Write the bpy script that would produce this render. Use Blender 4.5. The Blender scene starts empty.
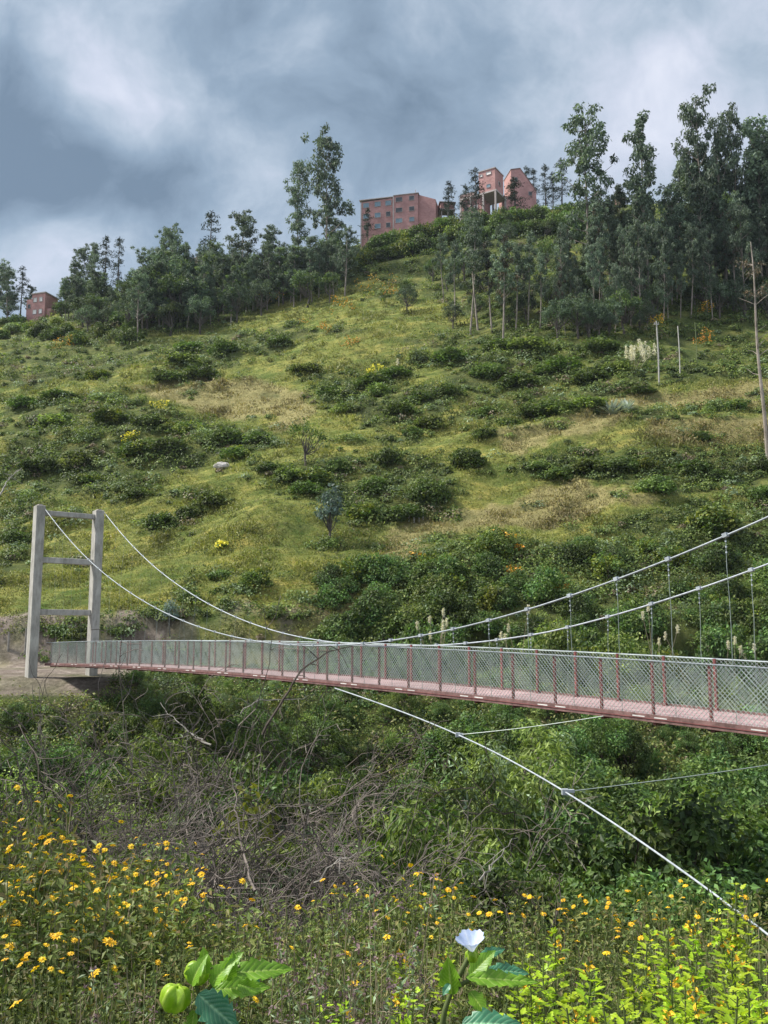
import bpy, math, random
import numpy as np
from mathutils import Vector
C = bpy.context.scene.collection
SC = bpy.context.scene
PI = math.pi
rng = np.random.default_rng(7)
random.seed(7)
R = math.radians
# ------------------------------------------------------------------ camera model
F = 900.0
PITCH = math.atan(122/900)
CP, SP = math.cos(PITCH), math.sin(PITCH)
def ray(px, py):
    x = (np.asarray(px, float)-384)/F; y = (512-np.asarray(py, float))/F
    return np.stack([x, CP-SP*y, SP+CP*y], -1)      # X, Y(forward), Z for unit camera depth
def project(P):
    P = np.asarray(P, float)
    dep = P[..., 1]*CP+P[..., 2]*SP
    up = -P[..., 1]*SP+P[..., 2]*CP
    dep = np.where(np.abs(dep) < 1e-3, 1e-3, dep)
    return 384+F*P[..., 0]/dep, 512-F*up/dep, dep
# ------------------------------------------------------------------ noise
def _h(ix, iy, seed):
    n = (ix.astype(np.int64)*374761393+iy.astype(np.int64)*668265263+seed*974634777) & 0xffffffff
    n = ((n ^ (n >> 13))*1274126177) & 0xffffffff
    n = n ^ (n >> 16)
    return (n & 0xffff)/65535.0
def vnoise(x, y, seed=0):
    x = np.asarray(x, float); y = np.asarray(y, float)
    ix = np.floor(x); iy = np.floor(y); fx = x-ix; fy = y-iy
    fx = fx*fx*(3-2*fx); fy = fy*fy*(3-2*fy)
    a = _h(ix, iy, seed); b = _h(ix+1, iy, seed); c = _h(ix, iy+1, seed); d = _h(ix+1, iy+1, seed)
    return (a+(b-a)*fx)*(1-fy)+(c+(d-c)*fx)*fy-0.5
def fbm(x, y, seed=0, o=4):
    s = 0; a = 1
    for k in range(o):
        s = s+a*vnoise(x*2**k, y*2**k, seed+k*17); a *= .5
    return s
# ------------------------------------------------------------------ terrain
RX = [-600, -300, 0, 60, 130, 200, 270, 330, 380, 440, 500, 560, 640, 768, 1200]
RY = [330, 330, 322, 306, 292, 288, 268, 250, 238, 226, 214, 209, 204, 200, 195]
YR = 190.0
PY = [-60, -8, 0, 3, 6, 10, 14, 20, 27, 34, 40, 43.5, 46, 52, 54]
PZ = [4, -1.2, -1.75, -2.3, -3.3, -4.7, -6.2, -8.2, -9.3, -8.3, -5.4, -3.1, -2.25, -1.95, -1.9]
def ground(X, Y):
    X = np.asarray(X, float); Y = np.asarray(Y, float)
    Yc = np.maximum(Y, 40.0)
    px = 384+908*X/Yc
    ry = np.interp(px, RX, RY)
    zr = YR*(634-ry)/900*1.02
    base = np.interp(Y+fbm(X/9, Y*0+3, 5, 2)*1.5*np.clip((Y-4)/10, 0, 1), PY, PZ)
    # hill
    Yb = 54+fbm(X/14, X*0, 9, 2)*2.0 - 5*np.clip((px-330)/300, 0, 1)
    v = np.clip((Y-Yb)/(YR-Yb), 0, 1)
    bank = 1.9*np.clip((Y-Yb)/1.6, 0, 1)
    hill = zr*(v*0.95+0.05*v*v)*1.035
    over = np.maximum(Y-YR, 0)
    hill = hill - over*0.02
    hill = np.where(v > 0.97, hill-((v-0.97)/0.03)**2*1.0, hill)
    m = np.clip((Y-Yb)/12, 0, 1)
    rel = fbm(X/26+.13*Y/26, Y/17, 21, 3)*5.0*m*np.clip(1.15-v, .25, 1)
    # terraces: broken benches that follow the contour
    t = (Y*0.16+fbm(X/22, Y/30, 33, 2)*2.2)
    ter = (t-np.floor(t)); ter = np.where(ter < .75, ter*.45, .3375+(ter-.75)*2.65)-t*0+0
    rel = rel + (ter-(t-np.floor(t)))*1.6*m*np.clip(fbm(X/30, Y/40, 35, 2)+.7, 0, 1)
    tr_ = Y*.75+fbm(X/16, Y/12, 44, 3)*3.2; tr_ = tr_-np.floor(tr_)
    rel = rel+(np.where(tr_ < .7, -.22*tr_, -.154+(tr_-.7)*.51))*1.5*m
    small = fbm(X/2.3, Y/2.3, 41, 3)*.35*np.clip((Y-4)/20, 0.25, 1)
    small = small*np.where((Y > 42) & (Y < 53), .35, 1)
    return base+np.where(Y > Yb, bank+hill+rel, 0)+small
_T = np.geomspace(1.2, 260, 1500)
_UG = np.linspace(-.75, .75, 900)
_ZG = ground(_UG[:, None]*_T[None, :], np.broadcast_to(_T, (len(_UG), len(_T))))
def hits(px, py):
    px = np.atleast_1d(np.asarray(px, float)); py = np.atleast_1d(np.asarray(py, float))
    d = ray(px, py); d = d/d[:, 1:2]
    out = np.full((len(px), 3), np.nan)
    for i0 in range(0, len(px), 2000):
        dd = d[i0:i0+2000]
        Z = dd[:, 2:3]*_T
        fu = np.clip((dd[:, 0]+.75)/1.5*899, 0, 898.99); iu = fu.astype(int); fu = (fu-iu)[:, None]
        g = _ZG[iu]*(1-fu)+_ZG[iu+1]*fu
        below = Z < g
        k = below.argmax(1); ok = below.any(1)
        r = np.arange(len(dd))
        k = np.maximum(k, 1)
        f0 = (Z-g)[r, k-1]; f1 = (Z-g)[r, k]
        f = np.clip(f0/np.maximum(f0-f1, 1e-6), 0, 1)
        t = _T[k-1]+(_T[k]-_T[k-1])*f
        P = dd*t[:, None]; P[:, 2] = ground(P[:, 0], P[:, 1])
        P[~ok] = np.nan
        out[i0:i0+2000] = P
    return out
def hit(px, py):
    return hits([px], [py])[0]
def inpoly(x, y, poly):
    x = np.asarray(x, float); y = np.asarray(y, float)
    c = np.zeros(x.shape, bool); n = len(poly)
    for i in range(n):
        x0, y0 = poly[i]; x1, y1 = poly[(i+1) % n]
        if y0 == y1: continue
        c ^= ((y0 > y) != (y1 > y)) & (x < (x1-x0)*(y-y0)/(y1-y0)+x0)
    return c
SCRUB = [
 [(0,330),(90,306),(180,345),(130,368),(60,380),(0,390)],
 [(0,400),(60,396),(120,395),(190,415),(270,430),(285,445),(230,455),(200,470),(150,490),(90,492),(0,500)],
 [(165,352),(215,335),(300,322),(330,332),(280,350),(230,365),(175,382)],
 [(60,290),(300,240),(360,225),(560,200),(768,190),(900,190),(900,330),(700,345),(560,330),(480,335),(440,300),(380,284),(300,296),(200,330),(130,330)],
 [(440,330),(560,325),(700,300),(900,285),(900,368),(700,374),(650,386),(600,402),(540,415),(500,402),(460,397),(430,362)],
 [(310,395),(345,380),(480,392),(440,418),(380,425),(330,415)],
 [(285,470),(330,455),(450,458),(445,508),(390,520),(350,512),(300,490)],
 [(500,470),(560,452),(660,448),(900,440),(900,495),(700,492),(640,488),(560,478)],
 [(400,560),(430,537),(520,535),(560,545),(640,515),(700,500),(900,500),(900,668),(300,660),(310,636),(400,620)],
 [(0,505),(35,500),(30,560),(0,575)],
]
DRY = [
 [(500,430),(640,395),(900,360),(900,392),(640,410),(520,455)],
 [(380,545),(430,520),(560,482),(660,497),(560,520),(480,530),(400,560)],
 [(640,420),(900,400),(900,438),(640,443)],
 [(130,388),(250,372),(320,400),(300,428),(200,410)],
 [(250,610),(330,590),(400,600),(300,630)],
]
def mask(px, py, polys, warp=9):
    a = px+fbm(px/34, py/16, 51, 4)*warp*3.2; b = py+fbm(px/34, py/16, 57, 4)*warp*1.5
    m = np.zeros(np.shape(px), bool)
    for p in polys: m |= inpoly(a, b, p)
    return m
def scrubmask(px, py, warp=6):
    return mask(px, py, SCRUB, warp) | (fbm(px/38, py/11, 61, 4) > .36)
# ------------------------------------------------------------------ materials
def newmat(name):
    m = bpy.data.materials.new(name); m.use_nodes = True
    nt = m.node_tree; nt.nodes.clear()
    out = nt.nodes.new('ShaderNodeOutputMaterial')
    return m, nt, out
def N(nt, t, **k):
    n = nt.nodes.new(t)
    for a, b in k.items():
        if a in n.inputs: n.inputs[a].default_value = b
        else: setattr(n, a, b)
    return n
def ramp(nt, stops, src):
    r = nt.nodes.new('ShaderNodeValToRGB'); e = r.color_ramp.elements
    while len(e) < len(stops): e.new(.5)
    for i, (p, c) in enumerate(stops):
        e[i].position = p; e[i].color = (*c, 1)
    nt.links.new(src, r.inputs['Fac'])
    return r.outputs['Color']
def mixc(nt, fac, a, b, mode='MIX'):
    m = nt.nodes.new('ShaderNodeMix'); m.data_type = 'RGBA'; m.blend_type = mode
    for s, v in ((m.inputs[0], fac), (m.inputs[6], a), (m.inputs[7], b)):
        if hasattr(v, 'is_linked'): nt.links.new(v, s)
        elif isinstance(v, tuple): s.default_value = (*v, 1)
        else: s.default_value = v
    return m.outputs[2]
def noise(nt, scale, detail=3, src=None, rough=.55):
    n = nt.nodes.new('ShaderNodeTexNoise'); n.inputs['Scale'].default_value = scale
    n.inputs['Detail'].default_value = detail; n.inputs['Roughness'].default_value = rough
    if src is None:
        g = nt.nodes.new('ShaderNodeNewGeometry'); src = g.outputs['Position']
    nt.links.new(src, n.inputs['Vector'])
    return n.outputs['Fac']
def leafmat(name, cols, transl=.25, rough=.55, vary=.35, wscale=.25):
    """leaf colours picked per leaf, shifted per plant and by broad patches"""
    m, nt, out = newmat(name)
    g = nt.nodes.new('ShaderNodeNewGeometry')
    n = len(cols)
    c = ramp(nt, [(i/(n-1) if n > 1 else 0, col) for i, col in enumerate(cols)], g.outputs['Random Per Island'])
    oi = nt.nodes.new('ShaderNodeObjectInfo')
    hs = nt.nodes.new('ShaderNodeHueSaturation')
    nz = noise(nt, wscale, 3)
    mr = N(nt, 'ShaderNodeMapRange'); nt.links.new(nz, mr.inputs[0])
    mr.inputs[1].default_value = .3; mr.inputs[2].default_value = .7
    mr.inputs[3].default_value = 1-vary; mr.inputs[4].default_value = 1+vary
    mr2 = N(nt, 'ShaderNodeMapRange'); nt.links.new(oi.outputs['Random'], mr2.inputs[0])
    mr2.inputs[3].default_value = 1-vary*.7; mr2.inputs[4].default_value = 1+vary*.7
    mu = N(nt, 'ShaderNodeMath', operation='MULTIPLY'); nt.links.new(mr.outputs[0], mu.inputs[0]); nt.links.new(mr2.outputs[0], mu.inputs[1])
    nt.links.new(mu.outputs[0], hs.inputs['Value'])
    mh = N(nt, 'ShaderNodeMapRange'); nt.links.new(oi.outputs['Random'], mh.inputs[0])
    mh.inputs[3].default_value = .488; mh.inputs[4].default_value = .512
    nt.links.new(mh.outputs[0], hs.inputs['Hue'])
    nt.links.new(c, hs.inputs['Color'])
    p = N(nt, 'ShaderNodeBsdfPrincipled', Roughness=rough)
    p.inputs['Specular IOR Level'].default_value = .3
    nt.links.new(hs.outputs[0], p.inputs['Base Color'])
    t = N(nt, 'ShaderNodeBsdfTranslucent')
    tc = mixc(nt, 1.0, hs.outputs[0], (1.15, 1.2, .6), 'MULTIPLY'); nt.links.new(tc, t.inputs['Color'])
    mx = N(nt, 'ShaderNodeMixShader'); mx.inputs[0].default_value = transl
    nt.links.new(p.outputs[0], mx.inputs[1]); nt.links.new(t.outputs[0], mx.inputs[2])
    nt.links.new(mx.outputs[0], out.inputs[0])
    return m
def plain(name, a, b, scale=4, rough=.7, metal=0, bump=.0, detail=5, spec=.4):
    m, nt, out = newmat(name)
    tc = nt.nodes.new('ShaderNodeNewGeometry')
    nz = noise(nt, scale, detail, tc.outputs['Position'], .65)
    c = ramp(nt, [(.3, a), (.7, b)], nz)
    oi = nt.nodes.new('ShaderNodeObjectInfo'); c = mixc(nt, 1, c, ramp(nt, [(0, (.86,.86,.86)), (1, (1.12,1.12,1.12))], oi.outputs['Random']), 'MULTIPLY')
    p = N(nt, 'ShaderNodeBsdfPrincipled', Roughness=rough, Metallic=metal)
    p.inputs['Specular IOR Level'].default_value = spec
    nt.links.new(c, p.inputs['Base Color'])
    if bump:
        bn = N(nt, 'ShaderNodeBump'); bn.inputs['Strength'].default_value = bump; bn.inputs['Distance'].default_value = .02
        nz2 = noise(nt, scale*6, 4, tc.outputs['Position'], .7)
        nt.links.new(nz2, bn.inputs['Height']); nt.links.new(bn.outputs[0], p.inputs['Normal'])
    nt.links.new(p.outputs[0], out.inputs[0])
    return m
M = {}
M['scrub'] = leafmat('scrub_leaves', [(.035,.06,.018),(.065,.105,.025),(.11,.16,.035),(.18,.21,.05)], .3, vary=.6, wscale=.22)
M['shrub_dark'] = leafmat('dark_shrub_leaves', [(.032,.055,.016),(.062,.098,.022),(.10,.15,.034),(.15,.20,.05)], .3, vary=.5)
M['shrub_mid'] = leafmat('green_shrub_leaves', [(.04,.075,.016),(.075,.13,.024),(.12,.19,.035)], .3)
M['shrub_yellow'] = leafmat('yellowish_shrub_leaves', [(.10,.13,.02),(.18,.22,.03),(.26,.28,.045)], .3)
M['olive'] = leafmat('olive_leaves', [(.05,.08,.02),(.11,.155,.035),(.19,.25,.06),(.31,.37,.12)], .38, vary=.45, wscale=.5)
M['greyleaf'] = leafmat('grey_green_leaves', [(.06,.09,.045),(.11,.165,.08),(.20,.27,.14),(.34,.43,.28)], .32, vary=.4, wscale=.5)
M['deep'] = leafmat('deep_green_leaves', [(.025,.055,.02),(.055,.11,.033),(.10,.18,.05),(.17,.28,.08)], .34, vary=.45, wscale=.5)
M['woodleaf'] = leafmat('dark_woodland_leaves', [(.02,.04,.02),(.042,.072,.034),(.07,.112,.05),(.105,.155,.07)], .22, vary=.35)
M['euc'] = leafmat('eucalyptus_leaves', [(.036,.06,.04),(.07,.105,.07),(.11,.155,.10),(.165,.22,.15)], .32, vary=.35)
M['eucbrown'] = leafmat('browned_eucalyptus_leaves', [(.03,.045,.03),(.07,.06,.035),(.13,.08,.045)], .2)
M['bluegum'] = leafmat('young_blue_gum_leaves', [(.08,.12,.10),(.14,.20,.17),(.22,.32,.28)], .2)
M['conifer'] = leafmat('conifer_needles', [(.014,.028,.018),(.03,.05,.03),(.045,.07,.04)], .1)
M['grass'] = leafmat('slope_grass_blades', [(.14,.16,.035),(.205,.22,.055),(.29,.285,.10),(.16,.19,.04)], .3, vary=.5, wscale=.16)
M['drygrass'] = leafmat('dry_grass_blades', [(.23,.20,.085),(.31,.26,.12),(.18,.18,.06)], .3, vary=.35)
M['herb'] = leafmat('low_herb_leaves', [(.06,.09,.025),(.13,.165,.04),(.22,.24,.065),(.20,.165,.08)], .3, vary=.4, wscale=1.2)
M['herbbright'] = leafmat('bright_herb_leaves', [(.10,.18,.02),(.20,.32,.03),(.33,.46,.05)], .4, vary=.3, wscale=1.5)
M['flowerleaf'] = leafmat('flowering_bush_leaves', [(.07,.11,.028),(.13,.18,.045),(.20,.25,.075),(.17,.13,.06)], .35, vary=.35)
M['lime'] = leafmat('lime_weed_leaves', [(.24,.38,.02),(.38,.54,.03),(.52,.68,.05)], .45, rough=.4, vary=.22)
M['brush'] = leafmat('dry_brown_brush', [(.10,.075,.045),(.18,.14,.09),(.24,.2,.14)], .2)
M['purple'] = leafmat('purplish_seed_heads', [(.12,.07,.09),(.2,.13,.15),(.28,.2,.18)], .2)
M['petal'] = leafmat('yellow_petals', [(.72,.38,.008),(.80,.48,.01),(.85,.58,.02)], .25, vary=.1)
M['eyeorange'] = plain('orange_flower_centre', (.6,.33,.01), (.7,.42,.02), 60)
M['orangebloom'] = leafmat('orange_blossom', [(.55,.24,.02),(.65,.38,.04)], .2)
M['yellowbloom'] = leafmat('yellow_blossom', [(.6,.5,.04),(.7,.6,.08)], .2)
M['plume'] = leafmat('pampas_plume', [(.58,.53,.46),(.72,.68,.6),(.8,.77,.7)], .3, vary=.1)
M['agave'] = leafmat('agave_blades', [(.25,.31,.26),(.4,.46,.4),(.55,.6,.5)], .1, vary=.15)
M['twig'] = plain('grey_brown_twigs', (.065,.052,.044), (.20,.17,.15), 2, .9)
M['twigdark'] = plain('dark_twigs', (.035,.028,.022), (.09,.07,.055), 3, .85)
M['deadwood'] = plain('bleached_dead_wood', (.15,.14,.12), (.28,.26,.24), 5, .85)
M['bark'] = plain('pale_eucalyptus_bark', (.12,.10,.08), (.30,.26,.22), 1.2, .8)
M['barkdark'] = plain('dark_bark', (.04,.035,.03), (.1,.085,.07), 2, .9)
M['stem'] = plain('green_stems', (.06,.085,.025), (.12,.15,.045), 8, .6)
M['stemdry'] = plain('dry_stems', (.13,.11,.065), (.26,.22,.14), 8, .7)
M['cable'] = plain('galvanised_cable', (.24,.27,.30), (.44,.48,.52), 9, .55, .1)
M['hanger'] = plain('hanger_steel', (.16,.2,.185), (.28,.32,.3), 10, .5, .2)
M['net'] = plain('chain_link_wire', (.30,.38,.36), (.50,.58,.55), 4, .5, .1)
M['redsteel'] = plain('faded_red_painted_steel', (.11,.03,.028), (.25,.085,.08), 5, .7, 0, .1)
M['edgebeam'] = plain('weathered_red_edge_beam', (.09,.05,.045), (.27,.15,.14), 6, .75, 0, .1)
M['deck'] = plain('faded_pink_deck_plates', (.23,.145,.15), (.42,.29,.295), 4, .65, 0, .1)
M['whitepaint'] = plain('chipped_white_paint', (.5,.48,.46), (.7,.68,.66), 9, .6)
M['brick'] = None
M['roof'] = plain('dull_roof_slab', (.18,.13,.12), (.28,.2,.18), 1, .8)
M['winglass'] = plain('dark_window_glass', (.02,.025,.03), (.06,.07,.08), 1, .15)
M['bluewin'] = plain('blue_grey_window_sheet', (.10,.16,.21), (.20,.29,.34), 1, .3)
M['slab'] = plain('raw_concrete_slab', (.25,.22,.21), (.38,.34,.32), 2, .85)
M['post'] = plain('pale_weathered_post', (.30,.29,.26), (.46,.44,.40), 5, .8)
M['rock'] = plain('pale_boulder', (.28,.26,.24), (.5,.48,.46), 4, .9, 0, .5)
def brickmat():
    m, nt, out = newmat('raw_red_brick')
    tc = nt.nodes.new('ShaderNodeTexCoord')
    b = nt.nodes.new('ShaderNodeTexBrick')
    nt.links.new(tc.outputs['UV'], b.inputs['Vector'])
    b.inputs['Color1'].default_value = (.32,.155,.14,1); b.inputs['Color2'].default_value = (.41,.215,.20,1)
    b.inputs['Mortar'].default_value = (.34,.24,.22,1); b.inputs['Scale'].default_value = 1
    b.inputs['Brick Width'].default_value = .4; b.inputs['Row Height'].default_value = .2; b.inputs['Mortar Size'].default_value = .02
    nz = noise(nt, .5, 5)
    c = mixc(nt, 1, b.outputs['Color'], ramp(nt, [(.3, (.75,.72,.72)), (.7, (1.15,1.12,1.12))], nz), 'MULTIPLY')
    p = N(nt, 'ShaderNodeBsdfPrincipled', Roughness=.9); nt.links.new(c, p.inputs['Base Color'])
    nt.links.new(p.outputs[0], out.inputs[0]); return m
M['brick'] = brickmat()
def concretemat():
    m, nt, out = newmat('board_marked_concrete')
    g = nt.nodes.new('ShaderNodeNewGeometry')
    mp = N(nt, 'ShaderNodeMapping'); mp.inputs['Scale'].default_value = (1, 1, .25); nt.links.new(g.outputs['Position'], mp.inputs[0])
    n1 = noise(nt, 5, 6, mp.outputs[0], .7); n2 = noise(nt, 1.2, 3)
    c = ramp(nt, [(.25, (.17,.165,.15)), (.5, (.34,.33,.305)), (.75, (.47,.455,.42))], n1)
    c = mixc(nt, 1, c, ramp(nt, [(.3, (.75,.74,.72)), (.7, (1.1,1.1,1.1))], n2), 'MULTIPLY')
    p = N(nt, 'ShaderNodeBsdfPrincipled', Roughness=.9); nt.links.new(c, p.inputs['Base Color'])
    b = N(nt, 'ShaderNodeBump'); b.inputs['Strength'].default_value = .5; b.inputs['Distance'].default_value = .03
    nt.links.new(n1, b.inputs['Height']); nt.links.new(b.outputs[0], p.inputs['Normal'])
    nt.links.new(p.outputs[0], out.inputs[0]); return m
M['concrete'] = concretemat()
def groundmat():
    m, nt, out = newmat('hillside_ground')
    at = N(nt, 'ShaderNodeAttribute', attribute_name='zone')
    sep = nt.nodes.new('ShaderNodeSeparateColor'); nt.links.new(at.outputs['Color'], sep.inputs[0])
    gm = nt.nodes.new('ShaderNodeNewGeometry'); mp_ = N(nt, 'ShaderNodeMapping'); mp_.inputs['Scale'].default_value = (.3, 1, .55); nt.links.new(gm.outputs['Position'], mp_.inputs[0])
    n4 = noise(nt, .9, 6, mp_.outputs[0], .7)
    n1 = noise(nt, 1.3, 8, None, .78); n2 = noise(nt, .22, 6, None, .68); n3 = noise(nt, 6, 3, None, .6)
    grass = ramp(nt, [(.25, (.065,.085,.024)), (.45, (.135,.155,.04)), (.6, (.195,.20,.06)), (.78, (.26,.25,.10))], n1)
    grass = mixc(nt, 1, grass, ramp(nt, [(.34, (.42,.6,.42)), (.5, (1,1,1)), (.66, (1.35,1.15,1.1))], n2), 'MULTIPLY')
    grass = mixc(nt, 1, grass, ramp(nt, [(.36, (.5,.62,.5)), (.5, (.95,1,.95)), (.64, (1.4,1.25,1.2))], n4), 'MULTIPLY')
    dry = ramp(nt, [(.3, (.12,.12,.045)), (.5, (.21,.19,.08)), (.7, (.30,.26,.12))], n1)
    scrub = ramp(nt, [(.3, (.02,.03,.012)), (.5, (.05,.065,.022)), (.7, (.10,.11,.035))], n1)
    dirt = ramp(nt, [(.3, (.09,.07,.055)), (.5, (.20,.165,.14)), (.72, (.36,.31,.27))], n1)
    c = mixc(nt, sep.outputs[1], grass, dry)
    c = mixc(nt, sep.outputs[0], c, scrub)
    c = mixc(nt, sep.outputs[2], c, dirt)
    c = mixc(nt, 1, c, ramp(nt, [(.3, (.8,.8,.8)), (.7, (1.15,1.15,1.15))], n3), 'MULTIPLY')
    p = N(nt, 'ShaderNodeBsdfPrincipled', Roughness=.95); p.inputs['Specular IOR Level'].default_value = .1
    nt.links.new(c, p.inputs['Base Color'])
    b = N(nt, 'ShaderNodeBump'); b.inputs['Strength'].default_value = .9; b.inputs['Distance'].default_value = .25
    nt.links.new(n1, b.inputs['Height']); nt.links.new(b.outputs[0], p.inputs['Normal'])
    nt.links.new(p.outputs[0], out.inputs[0]); return m
M['ground'] = groundmat()
# ------------------------------------------------------------------ mesh helpers
def nrm(v):
    return v/np.maximum(np.linalg.norm(v, axis=-1, keepdims=True), 1e-9)
class MB:
    """collects vertices and faces (3 or 4 corners) with material slots, builds ONE mesh"""
    def __init__(s): s.V = []; s.Q = []; s.n = 0; s.mats = []
    def slot(s, mat):
        if mat not in s.mats: s.mats.append(mat)
        return s.mats.index(mat)
    def add(s, V, faces, mat):
        V = np.asarray(V, float).reshape(-1, 3)
        s.Q.append((np.asarray(faces, np.int64)+s.n, s.slot(mat)))
        s.V.append(V); s.n += len(V)
    def mesh(s, name, smooth=False):
        me = bpy.data.meshes.new(name)
        V = np.concatenate(s.V); me.vertices.add(len(V)); me.vertices.foreach_set('co', V.astype(np.float32).ravel())
        loops = np.concatenate([q.ravel() for q, _ in s.Q])
        sizes = np.concatenate([np.full(len(q), q.shape[1]) for q, _ in s.Q])
        mi = np.concatenate([np.full(len(q), k) for q, k in s.Q])
        me.loops.add(len(loops)); me.loops.foreach_set('vertex_index', loops.astype(np.int32))
        me.polygons.add(len(sizes))
        st = np.concatenate([[0], np.cumsum(sizes)[:-1]])
        me.polygons.foreach_set('loop_start', st.astype(np.int32)); me.polygons.foreach_set('loop_total', sizes.astype(np.int32))
        me.polygons.foreach_set('material_index', mi.astype(np.int32))
        me.polygons.foreach_set('use_smooth', np.full(len(sizes), smooth))
        for m in s.mats: me.materials.append(m)
        me.update(calc_edges=True); me.validate()
        return me
    def build(s, name, parent=None, smooth=False):
        return link(name, s.mesh(name, smooth), parent)
    # shapes
    def leaves(s, P, D, Nn, L, W, mat, droop=.12):
        n = len(P); S = nrm(np.cross(D, Nn)); Nn = np.cross(S, D)
        L = np.broadcast_to(L, n)[:, None]; W = np.broadcast_to(W, n)[:, None]
        a = P; b = P+D*L*.45+S*W*.5+Nn*L*.03; c = P+D*L-Nn*L*droop; d = P+D*L*.45-S*W*.5+Nn*L*.03
        V = np.stack([a, b, c, d], 1)
        s.add(V, np.arange(n*4).reshape(n, 4), mat)
    def tubes(s, P0, P1, R0, R1, mat, k=4):
        P0 = np.asarray(P0, float).reshape(-1, 3); P1 = np.asarray(P1, float).reshape(-1, 3); n = len(P0)
        R0 = np.broadcast_to(R0, n); R1 = np.broadcast_to(R1, n)
        d = nrm(P1-P0); h = np.where(np.abs(d[:, 2:3]) > .9, [[1., 0, 0]], [[0, 0, 1.]])
        u = nrm(np.cross(d, h)); v = np.cross(d, u)
        an = np.arange(k)*2*PI/k
        c = np.cos(an)[None, :, None]; q = np.sin(an)[None, :, None]
        off = u[:, None]*c+v[:, None]*q
        A = P0[:, None]+off*R0[:, None, None]; B = P1[:, None]+off*R1[:, None, None]
        V = np.concatenate([A, B], 1)
        i = np.arange(k); j = (i+1) % k
        f = np.stack([i, j, j+k, i+k], 1)
        Fc = (f[None]+(np.arange(n)*2*k)[:, None, None]).reshape(-1, 4)
        s.add(V, Fc, mat)
    def path(s, pts, r0, r1, mat, k=6):
        """one continuous tapering tube along points"""
        P = np.asarray(pts, float); n = len(P)
        T = nrm(np.gradient(P, axis=0)); h = np.where(np.abs(T[:, 2:3]) > .93, [[1., 0, 0]], [[0, 0, 1.]])
        u = nrm(np.cross(T, h))
        for i in range(1, n):
            if (u[i]*u[i-1]).sum() < 0: u[i] = -u[i]
        v = np.cross(T, u)
        r = np.linspace(r0, r1, n) if np.isscalar(r0) else np.asarray(r0)
        an = np.arange(k)*2*PI/k
        V = P[:, None]+(u[:, None]*np.cos(an)[None, :, None]+v[:, None]*np.sin(an)[None, :, None])*r[:, None, None]
        i = np.arange(k); j = (i+1) % k
        f = [np.stack([i+a*k, j+a*k, j+(a+1)*k, i+(a+1)*k], 1) for a in range(n-1)]
        s.add(V, np.concatenate(f), mat)
    def box(s, c, sx, sy, sz, mat, ax=None, rot=0):
        """box with centre c, full sizes; ax = (x, y, z) unit axes"""
        if ax is None:
            ca, sa = math.cos(rot), math.sin(rot); ax = ((ca, sa, 0), (-sa, ca, 0), (0, 0, 1))
        ax = np.asarray(ax, float); c = np.asarray(c, float)
        V = []
        for k in range(8):
            x = (k & 1)-.5; y = ((k >> 1) & 1)-.5; z = ((k >> 2) & 1)-.5
            V.append(c+ax[0]*x*sx+ax[1]*y*sy+ax[2]*z*sz)
        s.add(V, [(0,2,3,1),(4,5,7,6),(0,1,5,4),(2,6,7,3),(0,4,6,2),(1,3,7,5)], mat)
    def bevbox(s, c, sx, sy, sz, mat, ax, b=.02):
        ax = np.asarray(ax, float); c = np.asarray(c, float); V = []
        for z in (-1, 1):
            for zi in (0, 1):
                zz = z*(sz/2-(b if zi == (0 if z > 0 else 1) else 0)); sh = 0 if zi == (0 if z > 0 else 1) else b
                X, Y = sx/2-sh, sy/2-sh
                for (x, y) in ((-X+b, -Y), (X-b, -Y), (X, -Y+b), (X, Y-b), (X-b, Y), (-X+b, Y), (-X, Y-b), (-X, -Y+b)):
                    V.append(c+ax[0]*x+ax[1]*y+ax[2]*zz)
        f = []
        for a in range(3):
            for i in range(8):
                j = (i+1) % 8; f.append((i+a*8, j+a*8, j+a*8+8, i+a*8+8))
        for o in (0, 24):
            f += [(o, o+1, o+2, o+7), (o+7, o+2, o+3, o+6), (o+6, o+3, o+4, o+5)]
        s.add(V, f, mat)
def link(name, data, parent=None):
    o = bpy.data.objects.new(name, data); C.objects.link(o)
    if parent is not None: o.parent = parent
    return o
THINGS = []
def tag(o, label, cat, group=None, px=None, shared=False, loc=None):
    o['label'] = label; o['category'] = cat
    if group: o['group'] = group
    if loc is None: loc = np.array(o.location)
    if px is None: px = float(project(np.array(loc))[0])
    THINGS.append([o, label, px, shared])
    return o
def thing(name, label, cat, loc, rz=0, group=None, shared=False):
    o = link(name, None); o.empty_display_size = .2
    o.location = loc; o.rotation_euler = (0, 0, rz)
    return tag(o, label, cat, group, shared=shared)
def struct(o, kind='structure'):
    o['kind'] = kind; return o
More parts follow.
